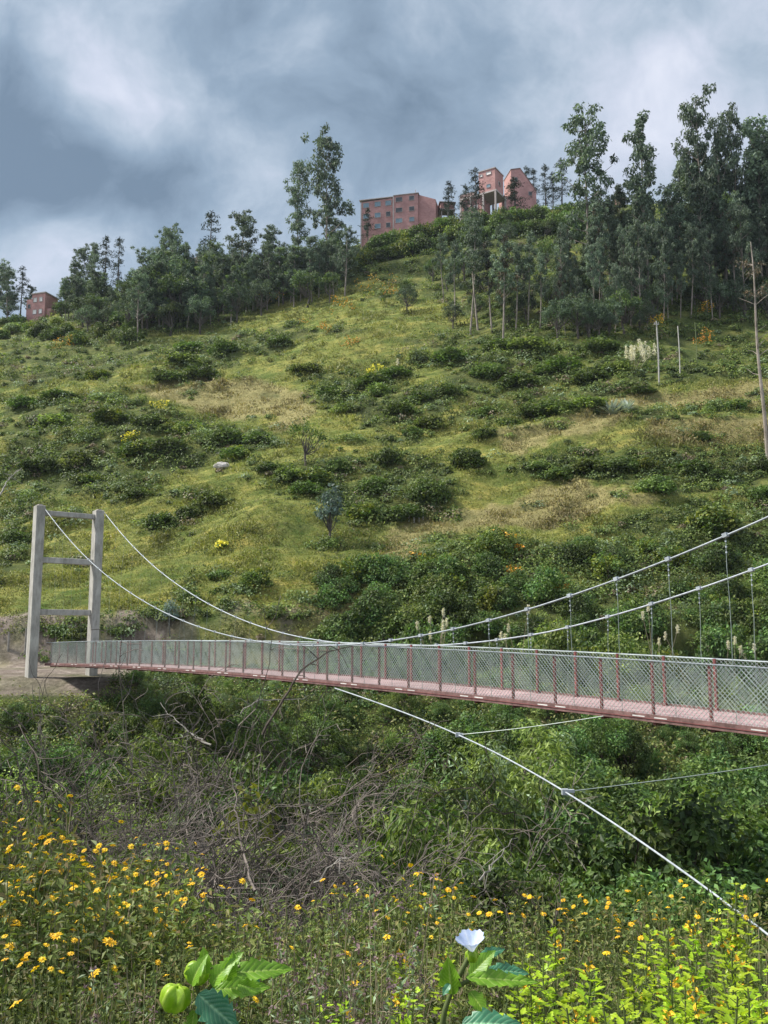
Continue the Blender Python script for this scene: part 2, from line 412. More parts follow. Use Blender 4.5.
# ------------------------------------------------------------------ ground mesh
def build_ground():
    nu = 520
    Ys = np.concatenate([np.linspace(-40, 2, 22), np.linspace(2.25, 12, 50), np.geomspace(12.25, 200, 560), np.geomspace(204, 700, 24)])
    us = np.concatenate([np.linspace(-2.4, -.62, 40), np.linspace(-.61, .61, nu), np.linspace(.62, 2.4, 40)])
    U, Y = np.meshgrid(us, Ys)
    X = U*(np.abs(Y)+6)
    Z = ground(X, Y)
    V = np.stack([X, Y, Z], -1).reshape(-1, 3)
    ny, nx = U.shape
    idx = np.arange(ny*nx).reshape(ny, nx)
    Q = np.stack([idx[:-1, :-1], idx[:-1, 1:], idx[1:, 1:], idx[1:, :-1]], -1).reshape(-1, 4)
    mb = MB(); mb.add(V, Q, M['ground'])
    o = mb.build('ground', smooth=True); struct(o)
    me = o.data
    px, py, dep = project(V)
    hillm = V[:, 1] > 53
    sc = scrubmask(px, py)*hillm*np.clip(.7+fbm(V[:, 0]/2, V[:, 1]/2, 66, 3)*.9, 0, 1) + (V[:, 1] <= 53)*.85
    dr = mask(px, py, DRY)*hillm
    dirt = ((V[:, 0]+fbm(V[:, 1]/3, V[:, 0]/3, 71, 2)*3 < -11.5)) & (V[:, 1] > 43.6) & (V[:, 1] < 56.5+fbm(V[:, 0]/2, V[:, 1]/2, 72, 3)*2)
    nz = fbm(V[:, 0]/1.5, V[:, 1]/1.5, 77, 3)
    dd = dirt*np.clip(.85+nz*.9, 0, 1)
    # the bare cut bank behind the far landing
    cut = (V[:, 1] > 51) & (V[:, 1] < 56.8+nz*1.4) & (V[:, 0] > -19) & (V[:, 0] < -3.5)
    dd = np.maximum(dd, cut*np.clip(.45+nz*1.6, 0, 1)*.75)
    col = np.zeros((len(V), 4), np.float32); col[:, 0] = sc; col[:, 1] = dr; col[:, 2] = dd; col[:, 3] = 1
    for _ in range(1):
        g = col.reshape(ny, nx, 4); g[1:-1, 1:-1] = (g[:-2, 1:-1]+g[2:, 1:-1]+g[1:-1, :-2]+g[1:-1, 2:]+2*g[1:-1, 1:-1])/6
    a = me.color_attributes.new('zone', 'FLOAT_COLOR', 'POINT'); a.data.foreach_set('color', g.reshape(-1))
build_ground()
# ------------------------------------------------------------------ foliage generators
def rdir(n, r=rng):
    return nrm(r.normal(size=(n, 3)))
def clumps(mb, cen, rad, per, L, W, mat, up=.4, shell=.55, flat=.8, droop=.12, r=rng, hang=0.):
    cen = np.asarray(cen, float); rad = np.broadcast_to(rad, len(cen))
    i = np.repeat(np.arange(len(cen)), per); n = len(i)
    d = rdir(n, r)
    rr = (shell+(1-shell)*r.random(n))
    P = cen[i]+d*(rad[i]*rr)[:, None]*[1, 1, flat]
    nn = nrm(d+rdir(n, r)*.7+[0, 0, up])
    t = nrm(np.cross(nn, rdir(n, r))+d*.4+np.array([0, 0, -hang]))
    s = .65+.7*r.random(n)
    mb.leaves(P, t, nn, L*s, W*s, mat, droop)
def branchset(mb, base, tips, r0, r1, mat, r=rng, sag=.0, seg=5, k=4, jit=.12):
    for t in tips:
        t = np.asarray(t, float); L = np.linalg.norm(t-base)
        u = np.linspace(0, 1, seg)[:, None]
        P = base+(t-base)*u+np.sin(u*PI)*r.normal(size=3)*L*jit+r.normal(size=(seg, 3))*L*.025*(u > 0)
        P[:, 2] += (np.sin(u*PI)*sag*L)[:, 0]
        mb.path(P, r0, r1, mat, k)
def bush_mesh(name, w, h, nc, per, L, W, mats, seed, hang=0, twigs=12, gaps=.0, cr=.34, twigmat='twigdark', wr=1.):
    """rounded, uneven bush: clumps over a lumpy dome plus inner stems. w radius, h height"""
    r = np.random.default_rng(seed); mb = MB()
    az = r.random(nc)*2*PI; el = np.arcsin(r.random(nc)**.8*1.0)
    rr = .5+.5*r.random(nc)**.5
    cen = np.stack([np.cos(az)*np.cos(el)*w*rr*.82, np.sin(az)*np.cos(el)*w*rr*.82*wr, h*(.12+.78*np.sin(el)*rr)], 1)
    cen[:, 2] += r.normal(size=nc)*.05*h
    rad = cr*min(w, h)*(.55+.7*r.random(nc))
    which = r.integers(0, len(mats), nc)
    for k, m in enumerate(mats):
        s = which == k
        if s.any(): clumps(mb, cen[s], rad[s], per, L, W, M[m], r=r, hang=hang)
    if twigs:
        branchset(mb, np.array([0, 0, -.3]), cen[r.choice(nc, min(twigs, nc), replace=False)], .022*w, .006*w, M[twigmat], r, .1)
    return mb.mesh(name)
SH = [bush_mesh('shrub', 1, 1.15, 50, 60, .13, .085, [['shrub_dark', 'shrub_mid'], ['shrub_dark', 'scrub', 'shrub_mid'], ['shrub_dark', 'olive'], ['shrub_dark', 'shrub_mid', 'shrub_yellow']][i], 10+i, twigs=6, cr=.27) for i in range(4)]
SHM = [bush_mesh('shrub', 1, 1.1, 46, 56, .13, .085, ['shrub_mid', 'shrub_dark'], 20+i, twigs=6) for i in range(3)]
SHY = [bush_mesh('shrub', 1, 1.0, 40, 50, .13, .08, ['shrub_yellow', 'shrub_mid'], 30+i, twigs=6) for i in range(2)]
SHG = [bush_mesh('shrub', 1, 1.0, 40, 44, .13, .07, ['greyleaf', 'olive'], 35+i, twigs=6) for i in range(2)]
# landmarks used for wording
LM = [(65, 590, 'the concrete tower'), (331, 520, 'the blue-grey gum sapling'), (398, 212, 'the wide brick apartment block'), (495, 190, 'the brick house on stilts'),
      (659, 352, 'the tallest pale pole'), (762, 330, 'the bare trunk at the right edge'), (640, 358, 'the white plume clump'), (417, 515, 'the short fence stakes'),
      (305, 440, 'the small open-crowned tree'), (222, 466, 'the pale boulder'), (38, 306, 'the brick house on the left'), (323, 185, 'the tall gum on the left skyline'),
      (615, 405, 'the agave clump'), (255, 575, 'the dark shrub above the fence'), (590, 690, 'the middle of the deck'), (200, 680, 'the far half of the deck'), (745, 720, 'the near end of the deck'),
      (120, 850, 'the yellow flower bushes'), (470, 950, 'the pale blue flower'), (430, 800, 'the guy cable')]
def where(px, py):
    b = min(LM, key=lambda l: (l[0]-px)**2+((l[1]-py)*1.3)**2)
    dx, dy = px-b[0], py-b[1]
    if abs(dx) > abs(dy)*1.2: w = 'right of' if dx > 0 else 'left of'
    else: w = 'below' if dy > 0 else 'above'
    if math.hypot(dx, dy) > 90: w = 'well '+w
    return w+' '+b[2]
def put(name, me, px, py, scale, label, cat, group=None, shared=False, sink=.08, P=None, rz=None, sq=None):
    if P is None: P = hit(px, py)
    if np.isnan(P[0]): return None
    o = link(name, me); s = scale
    o.location = (P[0], P[1], P[2]-sink*s); o.rotation_euler = (0, 0, random.uniform(0, 6.28) if rz is None else rz)
    o.scale = (s, s, s*(sq or 1))
    tag(o, label, cat, group, px, shared)
    return o
# ---- shrubs one can point at on the open slope: (x, base y, width px, height px, look)
SHR = [
 (162,526,36,24,'d'),(190,518,30,20,'d'),(212,505,38,22,'d'),(255,586,32,26,'dd'),(388,462,32,24,'d'),(468,465,36,28,'d'),(308,372,36,14,'d'),
 (366,520,40,26,'d'),(405,518,44,24,'d'),(430,500,40,34,'d'),(375,490,36,22,'m'),(236,458,34,20,'d'),(228,441,36,22,'d'),(258,441,34,16,'d'),(205,440,24,24,'g'),(418,401,34,18,'d'),
 (330,395,30,18,'m'),(350,400,30,18,'d'),(378,396,30,20,'d'),(400,412,34,16,'m'),(395,378,40,20,'d'),(375,385,44,20,'d'),(345,412,30,14,'d'),(412,436,24,16,'d'),(352,440,34,10,'g'),(340,470,30,18,'d'),
 (290,480,36,22,'d'),(315,482,40,22,'d'),(330,500,34,18,'m'),(270,470,30,14,'d'),(331,548,24,16,'d'),(305,492,34,18,'m'),
 (487,414,34,14,'dd'),(485,437,26,16,'d'),(430,428,36,20,'d'),(421,362,30,24,'g'),(445,395,40,18,'m'),(555,414,56,22,'d'),(590,408,44,20,'d'),(530,416,36,20,'m'),(510,425,28,12,'d'),(450,360,40,20,'d'),
 (655,492,40,26,'m'),(715,530,56,38,'d'),(762,500,30,24,'d'),(760,470,24,20,'d'),(712,412,18,30,'dd'),(735,410,24,16,'d'),(690,412,20,12,'g'),(700,440,26,16,'d'),(560,428,12,8,'d'),
 (20,330,30,12,'g'),(170,380,36,16,'d'),(200,378,40,22,'d'),(185,365,40,20,'d'),(225,352,34,18,'m'),(190,350,36,14,'m'),(280,345,30,16,'d'),(105,402,40,10,'g'),(100,378,30,14,'d'),
 (60,398,40,16,'d'),(25,405,34,16,'d'),(125,490,30,16,'g'),(140,497,34,16,'m'),(15,540,30,18,'d'),(40,470,44,24,'m'),(80,465,44,22,'d'),(140,455,46,24,'d'),(170,450,40,22,'d'),
 (90,440,30,24,'g'),(60,425,44,20,'d'),(110,420,44,20,'d'),(150,425,40,18,'d'),(190,432,34,18,'y'),(172,428,26,14,'y'),(90,480,34,14,'y'),(30,500,30,18,'g'),
 (590,380,44,20,'d'),(620,372,40,18,'d'),(560,370,50,22,'m'),(520,385,44,22,'d'),(490,375,40,22,'m'),(530,350,50,22,'d'),(600,350,44,20,'m'),(500,350,40,20,'d'),(640,392,30,12,'d'),
 (590,470,44,20,'d'),(620,468,40,18,'m'),(690,472,44,22,'d'),(560,476,36,16,'d'),(645,470,34,20,'y'),(720,480,34,18,'m'),(540,468,30,12,'m'),
 (150,615,24,14,'g'),(190,600,26,14,'m'),(220,578,26,14,'m'),(275,612,30,10,'g'),(60,632,22,12,'m'),(80,636,26,16,'d'),(120,632,24,14,'m'),(345,640,40,18,'d'),(390,630,40,20,'m'),
]
DESC = {'d': ('SH', 'dark green rounded shrub'), 'dd': ('SH', 'nearly black-green compact shrub'), 'm': ('SHM', 'mid green leafy shrub'), 'g': ('SHG', 'grey-green open shrub'), 'y': ('SHY', 'yellow-green shrub')}
LIB = {'SH': SH, 'SHM': SHM, 'SHY': SHY, 'SHG': SHG}
pts = hits([a[0] for a in SHR], [a[1] for a in SHR])
for k, (px, py, w, h, lk) in enumerate(SHR):
    P = pts[k]
    if np.isnan(P[0]): continue
    lib, ds = DESC[lk]; s = w/900*P[1]/2*1.1
    put('shrub', LIB[lib][k % len(LIB[lib])], px, py, s, ds+' '+where(px, py), 'shrub', 'shrubs dotted over the grassy slope', P=P, sq=min(1.05, max(.5, h/w*1.25)), sink=.16)
# big shrub masses behind the bridge
bb = []
for k in range(70):
    px = random.uniform(330, 800); py = random.uniform(575, 648) if px < 430 else random.uniform(548, 655)
    bb.append((px, py))
bb.sort(key=lambda a: a[1])
pts = hits([a[0] for a in bb], [a[1] for a in bb])
BB = [bush_mesh('shrub', 1, 1.15, 54, 80, .10, .06, ['shrub_dark', 'deep'], 60+i, twigs=8) for i in range(3)]+[bush_mesh('shrub', 1, 1.1, 54, 80, .10, .06, ['shrub_mid', 'olive'], 70+i, twigs=8) for i in range(2)]+[bush_mesh('shrub', 1, 1.1, 44, 40, .13, .08, ['shrub_yellow', 'shrub_mid'], 75, twigs=8)]
for k, (px, py) in enumerate(bb):
    if np.isnan(pts[k][0]): continue
    j = random.choice([0, 1, 2, 0, 1, 2, 3, 4, 5])
    put('shrub', BB[j], px, py, random.uniform(.9, 1.75), 'dense shrub in the dark thicket rising just behind the right half of the bridge', 'shrub', 'shrubs packed behind the bridge', True, P=pts[k])
# ---- stuff: low scrub mass over the scrub zones, grass tufts, ground herbs
def scrub_stuff():
    n = 14500
    px = rng.uniform(-40, 808, n); py = rng.uniform(195, 668, n)
    ok = scrubmask(px, py)
    px, py = px[ok], py[ok]
    P = hits(px, py); ok = ~np.isnan(P[:, 0]) & (P[:, 1] > 54); P = P[ok]; px = px[ok]; py = py[ok]
    # thin out where near
    keep = rng.random(len(P)) < .66
    P = P[keep]
    # skirts of low growth round the single shrubs
    q = np.repeat(np.array([(a[0], a[1], a[2]) for a in SHR], float), 9, 0)
    qx = q[:, 0]+rng.normal(size=len(q))*q[:, 2]*.55; qy = q[:, 1]-2+rng.normal(size=len(q))*q[:, 2]*.16
    Q = hits(qx, qy); Q = Q[~np.isnan(Q[:, 0]) & (Q[:, 1] > 54)]; P = np.concatenate([P, Q])
    n = len(P); s = (.32+1.15*rng.random(n)**1.8)*np.clip(P[:, 1]/110, .7, 1.35)
    mb = MB(); per = 84
    i = np.repeat(np.arange(n), per); m = len(i)
    d = rdir(m); d[:, 2] = np.abs(d[:, 2])
    lump = 1+.35*np.sin(d[:, 0]*5+i)*np.cos(d[:, 1]*4+i*2)
    pos = P[i]+d*(s[i]*lump*(.7+.3*rng.random(m)))[:, None]*[1.15, 1.15, .85]
    nn = nrm(d+rdir(m)*.6+[0, 0, .3]); t = nrm(np.cross(nn, rdir(m)))
    L = (.10+.0013*P[i][:, 1])*(.7+.6*rng.random(m))
    kind = rng.random(n)[i]
    for lo, hi, mk in ((0, .62, 'scrub'), (.62, .78, 'shrub_dark'), (.78, .88, 'olive'), (.88, .95, 'greyleaf'), (.95, 1.01, 'brush')):
        g_ = (kind >= lo) & (kind < hi); mb.leaves(pos[g_], t[g_], nn[g_], L[g_], L[g_]*.62, M[mk])
    o = mb.build('hillside_scrub'); o['label'] = 'low dense green scrub covering bands of the hillside'; o['category'] = 'scrub'; struct(o, 'stuff')
scrub_stuff()
def grass_stuff():
    n = 76000
    px = rng.uniform(-60, 828, n); py = rng.uniform(270, 655, n)
    ok = ~scrubmask(px, py); px, py = px[ok], py[ok]
    P = hits(px, py); ok = ~np.isnan(P[:, 0]) & (P[:, 1] > 54) & (P[:, 1] < 185); P = P[ok]; px = px[ok]; py = py[ok]
    ok = ~((P[:, 0] < -3.5) & (P[:, 1] < 57)) ; P = P[ok]; px = px[ok]; py = py[ok]
    dr = mask(px, py, DRY)
    cl = vnoise(P[:, 0]/1.7, P[:, 1]/1.7, 91)+.5
    for nm, sel, mt, lb in (('hill_grass', ~dr, 'grass', 'short yellow-green grass on the open hillside'), ('dry_grass', dr, 'drygrass', 'straw-coloured dry grass in bands on the slope')):
        Q = P[sel]; c = cl[sel]; per = 6
        i = np.repeat(np.arange(len(Q)), per); m = len(i)
        off = rng.normal(size=(m, 3))*[.3, .3, 0]
        h = (.12+.30*c[i]*c[i])*(.6+.7*rng.random(m))*np.clip(Q[i][:, 1]/90, .8, 1.6)
        d = nrm(np.stack([rng.normal(size=m)*.45, rng.normal(size=m)*.45, np.ones(m)], 1))
        mb = MB(); mb.leaves(Q[i]+off-[0, 0, .03], d, nrm(rdir(m)*[1, 1, .2]+[0, -.3, .6]), h, h*.48, M[mt], .25)
        o = mb.build(nm); o['label'] = lb; o['category'] = 'grass'; struct(o, 'stuff')
grass_stuff()
# small tussocks that roughen the grass
def tussock_stuff():
    n = 11000
    px = rng.uniform(-40, 808, n); py = rng.uniform(285, 650, n)
    P = hits(px, py); nz = fbm(P[:, 0]/13, P[:, 1]/3.5, 95, 4)
    ok = ~np.isnan(P[:, 0]) & (P[:, 1] > 55) & (P[:, 1] < 183) & (nz > .02); P = P[ok]
    n = len(P); per = 26; i = np.repeat(np.arange(n), per); m = len(i); s = rng.uniform(.12, .62, n)
    d = rdir(m); d[:, 2] = np.abs(d[:, 2])
    pos = P[i]+d*s[i][:, None]*[1.3, 1.3, .7]
    nn = nrm(d+rdir(m)*.6); t = nrm(np.cross(nn, rdir(m)))
    L = .17*(.6+.6*rng.random(m))*np.clip(P[i][:, 1]/100, .75, 1.5)
    tone = fbm(P[:, 0]/11, P[:, 1]/4, 98, 3)[i]
    mb = MB(); q_ = tone > .22; mb.leaves(pos[q_], t[q_], nn[q_], L[q_], L[q_]*.55, M['scrub']); q_ = ~q_; mb.leaves(pos[q_], t[q_], nn[q_], L[q_], L[q_]*.55, M['herb'])
    o = mb.build('herb_tussocks'); o['label'] = 'small weedy tussocks scattered through the slope grass'; o['category'] = 'weeds'; struct(o, 'stuff')
tussock_stuff()
# ------------------------------------------------------------------ bridge
AL = math.atan(704/908)
BD = np.array([-math.sin(AL), math.cos(AL), 0]); BN = np.array([math.cos(AL), math.sin(AL), 0]); BZ = np.array([0, 0, 1.])
_d0 = ray(710, 634); P0 = _d0/_d0[1]*16.6; P0[2] = 0
def bp(s, w, z): return P0+BD*s+BN*w+BZ*z
def onplane(px, py, w=0):
    d = ray(px, py); O = P0+BN*w
    t = (O@BN)/(d@BN); P = d*t
    return float((P-P0)@BD), float(P[2]), P
dk = np.array([onplane(a, b)[:2] for a, b in ((768,734),(712,723.5),(650,714.5),(500,698.5),(384,687.5),(278,679),(192,670),(100,665),(45,664))])
cd = np.polyfit(dk[:, 0], dk[:, 1], 3)
S0, S1 = -5.0, float(onplane(46, 660)[0])
dz = lambda s: np.polyval(cd, s)
cb = np.array([onplane(a, b, w)[:2] for a, b, w in ((768,518,-.1),(725,534,-.1),(667,561,-.1),(615,581,-.1),(568,596,-.1),(526,609,-.1),(488,620.5,-.1),(453,630,-.1),(421,636,-.1),(384,642,-.1),(340,645.5,-.12),(300,644.5,-.15),(250,639.5,-.2),(200,629,-.3),(150,606,-.38),(98,570,-.45),(40,508,-.5))])
cs = cb[:, 0]; cz = cb[:, 1]
cc = np.polyfit(cs, cz, 5)
cabz = lambda s: np.polyval(cc, s)+.28*np.clip((s-29)/(S1-29), 0, 1)**2
cabw = lambda s: -.1-.4*np.clip((s-10)/(S1-10), 0, 1)**1.3
FW = 2.2; FH = 1.07
bridge = thing('suspension_bridge', 'long pink-red pedestrian suspension bridge with chain-link sides crossing the ravine', 'bridge', tuple(bp(0, 1.1, float(dz(0)))))
borg = np.array(bridge.location)
class BMB(MB):
    def build(s, name, parent=None, smooth=False):
        if parent is bridge:
            s.V = [v-borg for v in s.V]
            return super().build(name, parent, smooth)
        # grandchild: parents sit at the bridge origin
        s.V = [v-borg for v in s.V]
        return super().build(name, parent, smooth)
def strip(mb, ss, w0, w1, zt, zb, mat):
    """a beam following the deck curve, rectangular section"""
    z = dz(ss); V = []
    for s, a in zip(ss, z):
        V += [bp(s, w0, a+zt), bp(s, w1, a+zt), bp(s, w1, a+zb), bp(s, w0, a+zb)]
    f = []
    for i in range(len(ss)-1):
        for k in range(4):
            j = (k+1) % 4; f.append((i*4+k, i*4+j, i*4+4+j, i*4+4+k))
    f += [(0, 3, 2, 1), tuple((len(ss)-1)*4+k for k in range(4))]
    mb.add(V, f, mat)
PS = 1.238
posts = [.05+PS*k for k in range(-4, 60) if S0 <= .05+PS*k <= S1+.1]
hang = [-.27+1.222*k for k in range(-4, 60) if S0 <= -.27+1.222*k <= S1-1.2]
for i in range(len(posts)-1):     # deck plates, one per bay
    mb = BMB(); strip(mb, np.linspace(posts[i]+.006, posts[i+1]-.006, 3), .0, FW, .0, -.035, M['deck']); mb.build('deck_plate', bridge)
for w0, w1 in ((-.06, -.003), (FW+.003, FW+.06)):
    mb = BMB(); ss = np.linspace(S0, S1, 60); strip(mb, ss, w0, w1, .05, -.09, M['edgebeam'])
    strip(mb, ss, w0-.012, w0-.002 if w0 < 0 else w0-.002, -.02, -.035, M['redsteel']) if w0 < 0 else None
    mb.build('edge_beam', bridge)
for a in np.arange(S0+1, S1-1, 2.476):
    for q in (0., .5):
        s = a+q; mb = BMB(); strip(mb, np.array([s, s+.28]), -.066, -.062, .012, -.012, M['whitepaint']); mb.build('painted_mark', bridge)
for s in posts:
    mb = BMB(); mb.box(bp(s, FW/2, float(dz(s))-.10), FW-.02, .06, .10, M['redsteel'], (BN, BD, BZ)); mb.build('cross_beam', bridge)
for w in (0.03, FW-.03):
    for s in posts:
        mb = BMB(); z = float(dz(s))
        mb.box(bp(s, w, z+FH/2), .05, .008, FH, M['redsteel'], (BN, BD, BZ)); mb.box(bp(s+.024, w-.021, z+FH/2), .008, .04, FH, M['redsteel'], (BN, BD, BZ))
        mb.box(bp(s+.01, w, z+.012), .12, .12, .014, M['redsteel'], (BN, BD, BZ))
        mb.build('fence_post', bridge)
def net(mb, w, s0, s1):
    P = .098; hgt = FH-.04; a0 = []; a1 = []
    for sg in (1, -1):
        n0 = math.floor((s0-hgt)/P)-1; n1 = math.ceil((s1+hgt)/P)+1
        for k in range(n0, n1):
            c = k*P
            # line s = c + sg*(v), v in 0..hgt
            v0, v1 = 0, hgt
            if sg > 0: v0 = max(v0, s0-c); v1 = min(v1, s1-c)
            else: v0 = max(v0, c-s1); v1 = min(v1, c-s0)
            if v1-v0 < .02: continue
            sa, sb = c+sg*v0, c+sg*v1
            o = .003*sg
            a0.append(bp(sa, w+o, float(dz(sa))+.03+v0)); a1.append(bp(sb, w+o, float(dz(sb))+.03+v1))
    mb.tubes(a0, a1, .0050, .0050, M['net'], 3)
    for v in (0, hgt):
        ss = np.linspace(s0, s1, 3); mb.path([bp(s, w, float(dz(s))+.03+v) for s in ss], .007, .007, M['net'], 4)
for w in (-.01, FW+.01):
    for i in range(len(posts)-1):
        mb = BMB(); net(mb, w, posts[i], posts[i+1]); mb.build('mesh_panel', bridge)
for w in (-.02, FW+.02):
    mb = BMB(); ss = np.linspace(S0, S1, 80)
    mb.path([bp(s, w, float(dz(s))+FH+.0) for s in ss], .011, .011, M['cable'], 5); mb.build('handrail_cable', bridge)
for side in (0, 1):
    mb = BMB(); ss = np.linspace(S0, S1+.15, 150)
    ww = lambda s: float(cabw(s)) if side == 0 else FW-float(cabw(s))
    cz_ = lambda s: float(cabz(s))-(.2*float(np.clip((13-s)/7, 0, 1)) if side else 0)
    pts_ = [bp(s, ww(s), cz_(s)) for s in ss]
    mb.path(pts_, .019, .019, M['cable'], 8)
    # twisted strand along the cable for texture
    mb.build('main_cable', bridge, True)
    for s in [v+(-.2 if side == 0 else -.5) for v in hang]:
        zc = cz_(s); zd = float(dz(s)); w = ww(s); we = -.05 if side == 0 else FW+.05
        if zc-zd < .3: continue
        mb = BMB(); n = 6; P = [bp(s+.01*math.sin(q*2.1+s), w+(we-w)*q/n, zc+(zd-zc)*q/n) for q in range(n+1)]
        mb.path(P, *( (.0062, .0062) if s < 14 else (.003, .003)), M['hanger'], 4)
        for q in (.1, .2, .3) if s < 9 else (): mb.box(bp(s, w+(we-w)*q/(zc-zd), zc-q), .024, .024, .03, M['cable'], (BD, BN, BZ))
        h = mb.build('hanger', bridge)
        mb = BMB(); t = nrm(bp(s+.1, w, cz_(s+.1))-bp(s, w, zc))
        k_ = 1 if s < 12 else .75; mb.box(bp(s, w, zc+.01), .09*k_, .09*k_, .075*k_, M['cable'], (t, BN, np.cross(t, BN)))
        mb.build('clamp', h)
# wind guy and ties (own things: cables slung under the deck)
gp = []
s_, z_, Pq = onplane(335, 688, -.02); gp.append(Pq)
for px, py, dpt in ((400,712,23.0),(455,733,20.2),(510,759,17.6),(560,790,15.2),(620,828,12.9),(690,876,10.9),(768,934,9.2),(860,1010,7.6)):
    d = ray(px, py); gp.append(d/d[1]*dpt)
gp = np.array(gp); tt = np.linspace(0, 1, len(gp)); ti = np.linspace(0, 1, 60)
gg = np.stack([np.polyval(np.polyfit(tt, gp[:, k], 4), ti) for k in range(3)], 1)
gg[-1, 2] = ground(gg[-1, 0], gg[-1, 1])-.1 if False else gg[-1, 2]
mb = MB(); mb.path(gg, .018, .011, M['cable'], 8); o = mb.build('guy_cable', smooth=True)
tag(o, 'thick pale wind guy cable running from under the mid deck to the lower right corner', 'cable', px=560)
# its anchor continues to the near bank
def tie(pxa, pya, pxb, pyb, label):
    d = ray(pxa, pya); k = np.argmin([(project(g)[0]-pxa)**2 for g in gg]); a = gg[k]
    b = onplane(pxb, pyb, -.05)[2]
    u = np.linspace(0, 1, 12)[:, None]; P = a+(b-a)*u; P[:, 2] -= (np.sin(u*PI)*.03)[:, 0]
    mb = MB(); mb.path(P, .008, .008, M['hanger'], 5)
    mb.box(a, .10, .09, .09, M['cable']); mb.box(a+(b-a)*.02, .12, .05, .05, M['cable'])
    o = mb.build('tie_cable'); tag(o, label, 'cable', 'tie cables', px=pxa)
tie(455, 733, 604, 716, 'thin grey tie cable from guy cable up to the deck edge, farther one')
tie(562, 789, 850, 752, 'thin grey tie cable leaving the guy cable toward the right picture edge')
# ------------------------------------------------------------------ tower
TS = S1+.1
def towerpt(px, py, w): return onplane(px, py, w)
W0, W1 = -.68, FW+.22
tz = float(cabz(TS))
z0 = float(ground(*bp(TS, W0, 0)[:2])); z1 = float(ground(*bp(TS, W1, 0)[:2]))
tower = thing('bridge_tower', 'tall raw concrete ladder-shaped tower carrying both main cables at far landing', 'tower', tuple(bp(TS, .85, min(z0, z1))))
torg = np.array(tower.location)
tilt = 0.0
for w, zb in ((W0, z0), (W1, z1)):
    mb = MB(); zb -= .3; H = tz+.02-zb
    mb.bevbox(bp(TS, w, zb+H/2)-torg, .44, .62, H, M['concrete'], (BN, BD, BZ), .025)
    mb.box(bp(TS, w, tz+.055)-torg, .2, .4, .06, M['slab'], (BN, BD, BZ))
    col = mb.build('column', tower)
for py in (509, 557, 611):
    # beam rows measured on the left column plane
    zz = onplane(50, py, W0)[1]
    mb = MB(); L = W1-W0-.444
    mb.bevbox(bp(TS, (W0+W1)/2, zz)-torg, L, .32, .30 if py > 520 else .26, M['concrete'], (BN, BD, BZ), .02); mb.build('crossbeam', tower)
# ------------------------------------------------------------------ eucalyptus, conifers and other far trees
def euc(name, H, seed, start=.35, spread=.16, dens=1., mats=('euc',), leaf=.42, tr=.011, bmat='bark', lean=.03, split=0):
    r = np.random.default_rng(seed); tm = MB(); cm = MB()
    n = 12; u = np.linspace(0, 1, n)
    bend = r.normal(size=2)*lean*H
    T = np.stack([bend[0]*np.sin(u*2.2)+r.normal(size=n)*.05*u*2, bend[1]*np.sin(u*2.2)+r.normal(size=n)*.05*u*2, u*H*.97], 1)
    T[0, 2] = -.6
    tm.path(T, tr*H*.85, .0016*H, M[bmat], 7)
    cen = []; rad = []
    nb = int(17*dens)
    for k in range(nb):
        q = start+(1-start)*(k+r.random()*.8)/nb; q = min(q, .985)
        b = np.array([np.interp(q, u, T[:, j]) for j in range(3)])
        az = r.random()*2*PI; L = spread*H*(1.15-.75*((q-start)/(1-start))**1.3)*(.45+.9*r.random())
        up = .5+.6*r.random()
        d = nrm(np.array([math.cos(az), math.sin(az), up])); e = b+d*L
        m_ = b+d*L*.55+np.array([0, 0, -.05*L])
        tm.path([b, m_, e], .0035*H, .001*H, M[bmat], 4)
        for g in range(r.integers(3, 6)):
            f = .45+.6*r.random(); cen.append(b+(e-b)*f+r.normal(size=3)*.035*H*np.array([1, 1, .8])); rad.append(H*(.019+.024*r.random()))
    cen.append(T[-1]); rad.append(.035*H); cen.append(T[-2]); rad.append(.04*H)
    cen = np.array(cen); rad = np.array(rad)
    wh = r.integers(0, len(mats), len(cen))
    for k, m in enumerate(mats):
        s = wh == k
        if s.any(): clumps(cm, cen[s], rad[s], 50, leaf, leaf*.46, M[m], r=r, shell=.3, hang=.7, flat=.85, up=.25)
    return tm.mesh('trunk'), cm.mesh('crown')
def conifer(H, seed, w=.16, mats='conifer', tiers=16, start=.15):
    r = np.random.default_rng(seed); tm = MB(); cm = MB()
    tm.path([[0, 0, -.5], [0.03*H*r.normal()*.3, 0, H*.5], [0, 0, H]], .014*H, .002*H, M['barkdark'], 6)
    cen = []; rad = []
    for k in range(tiers):
        q = start+(1-start)*k/tiers
        for g in range(r.integers(2, 6)):
            az = r.random()*2*PI; L = w*H*(1.05-.8*(q-start)/(1-start))*(.25+.95*r.random())
            tm.tubes([[0, 0, q*H]], [[math.cos(az)*L, math.sin(az)*L, q*H-.1*L]], .003*H, .001*H, M['barkdark'], 3)
            for f in (.45, .95):
                cen.append([math.cos(az)*L*f, math.sin(az)*L*f, q*H-.1*L*f]); rad.append(.034*H*(.6+.7*r.random()))
    cen.append([0, 0, H*.99]); rad.append(.012*H)
    clumps(cm, cen, np.array(rad), 14, .4, .13, M[mats], r=r, shell=.1, flat=.6, up=.6)
    return tm.mesh('trunk'), cm.mesh('crown')
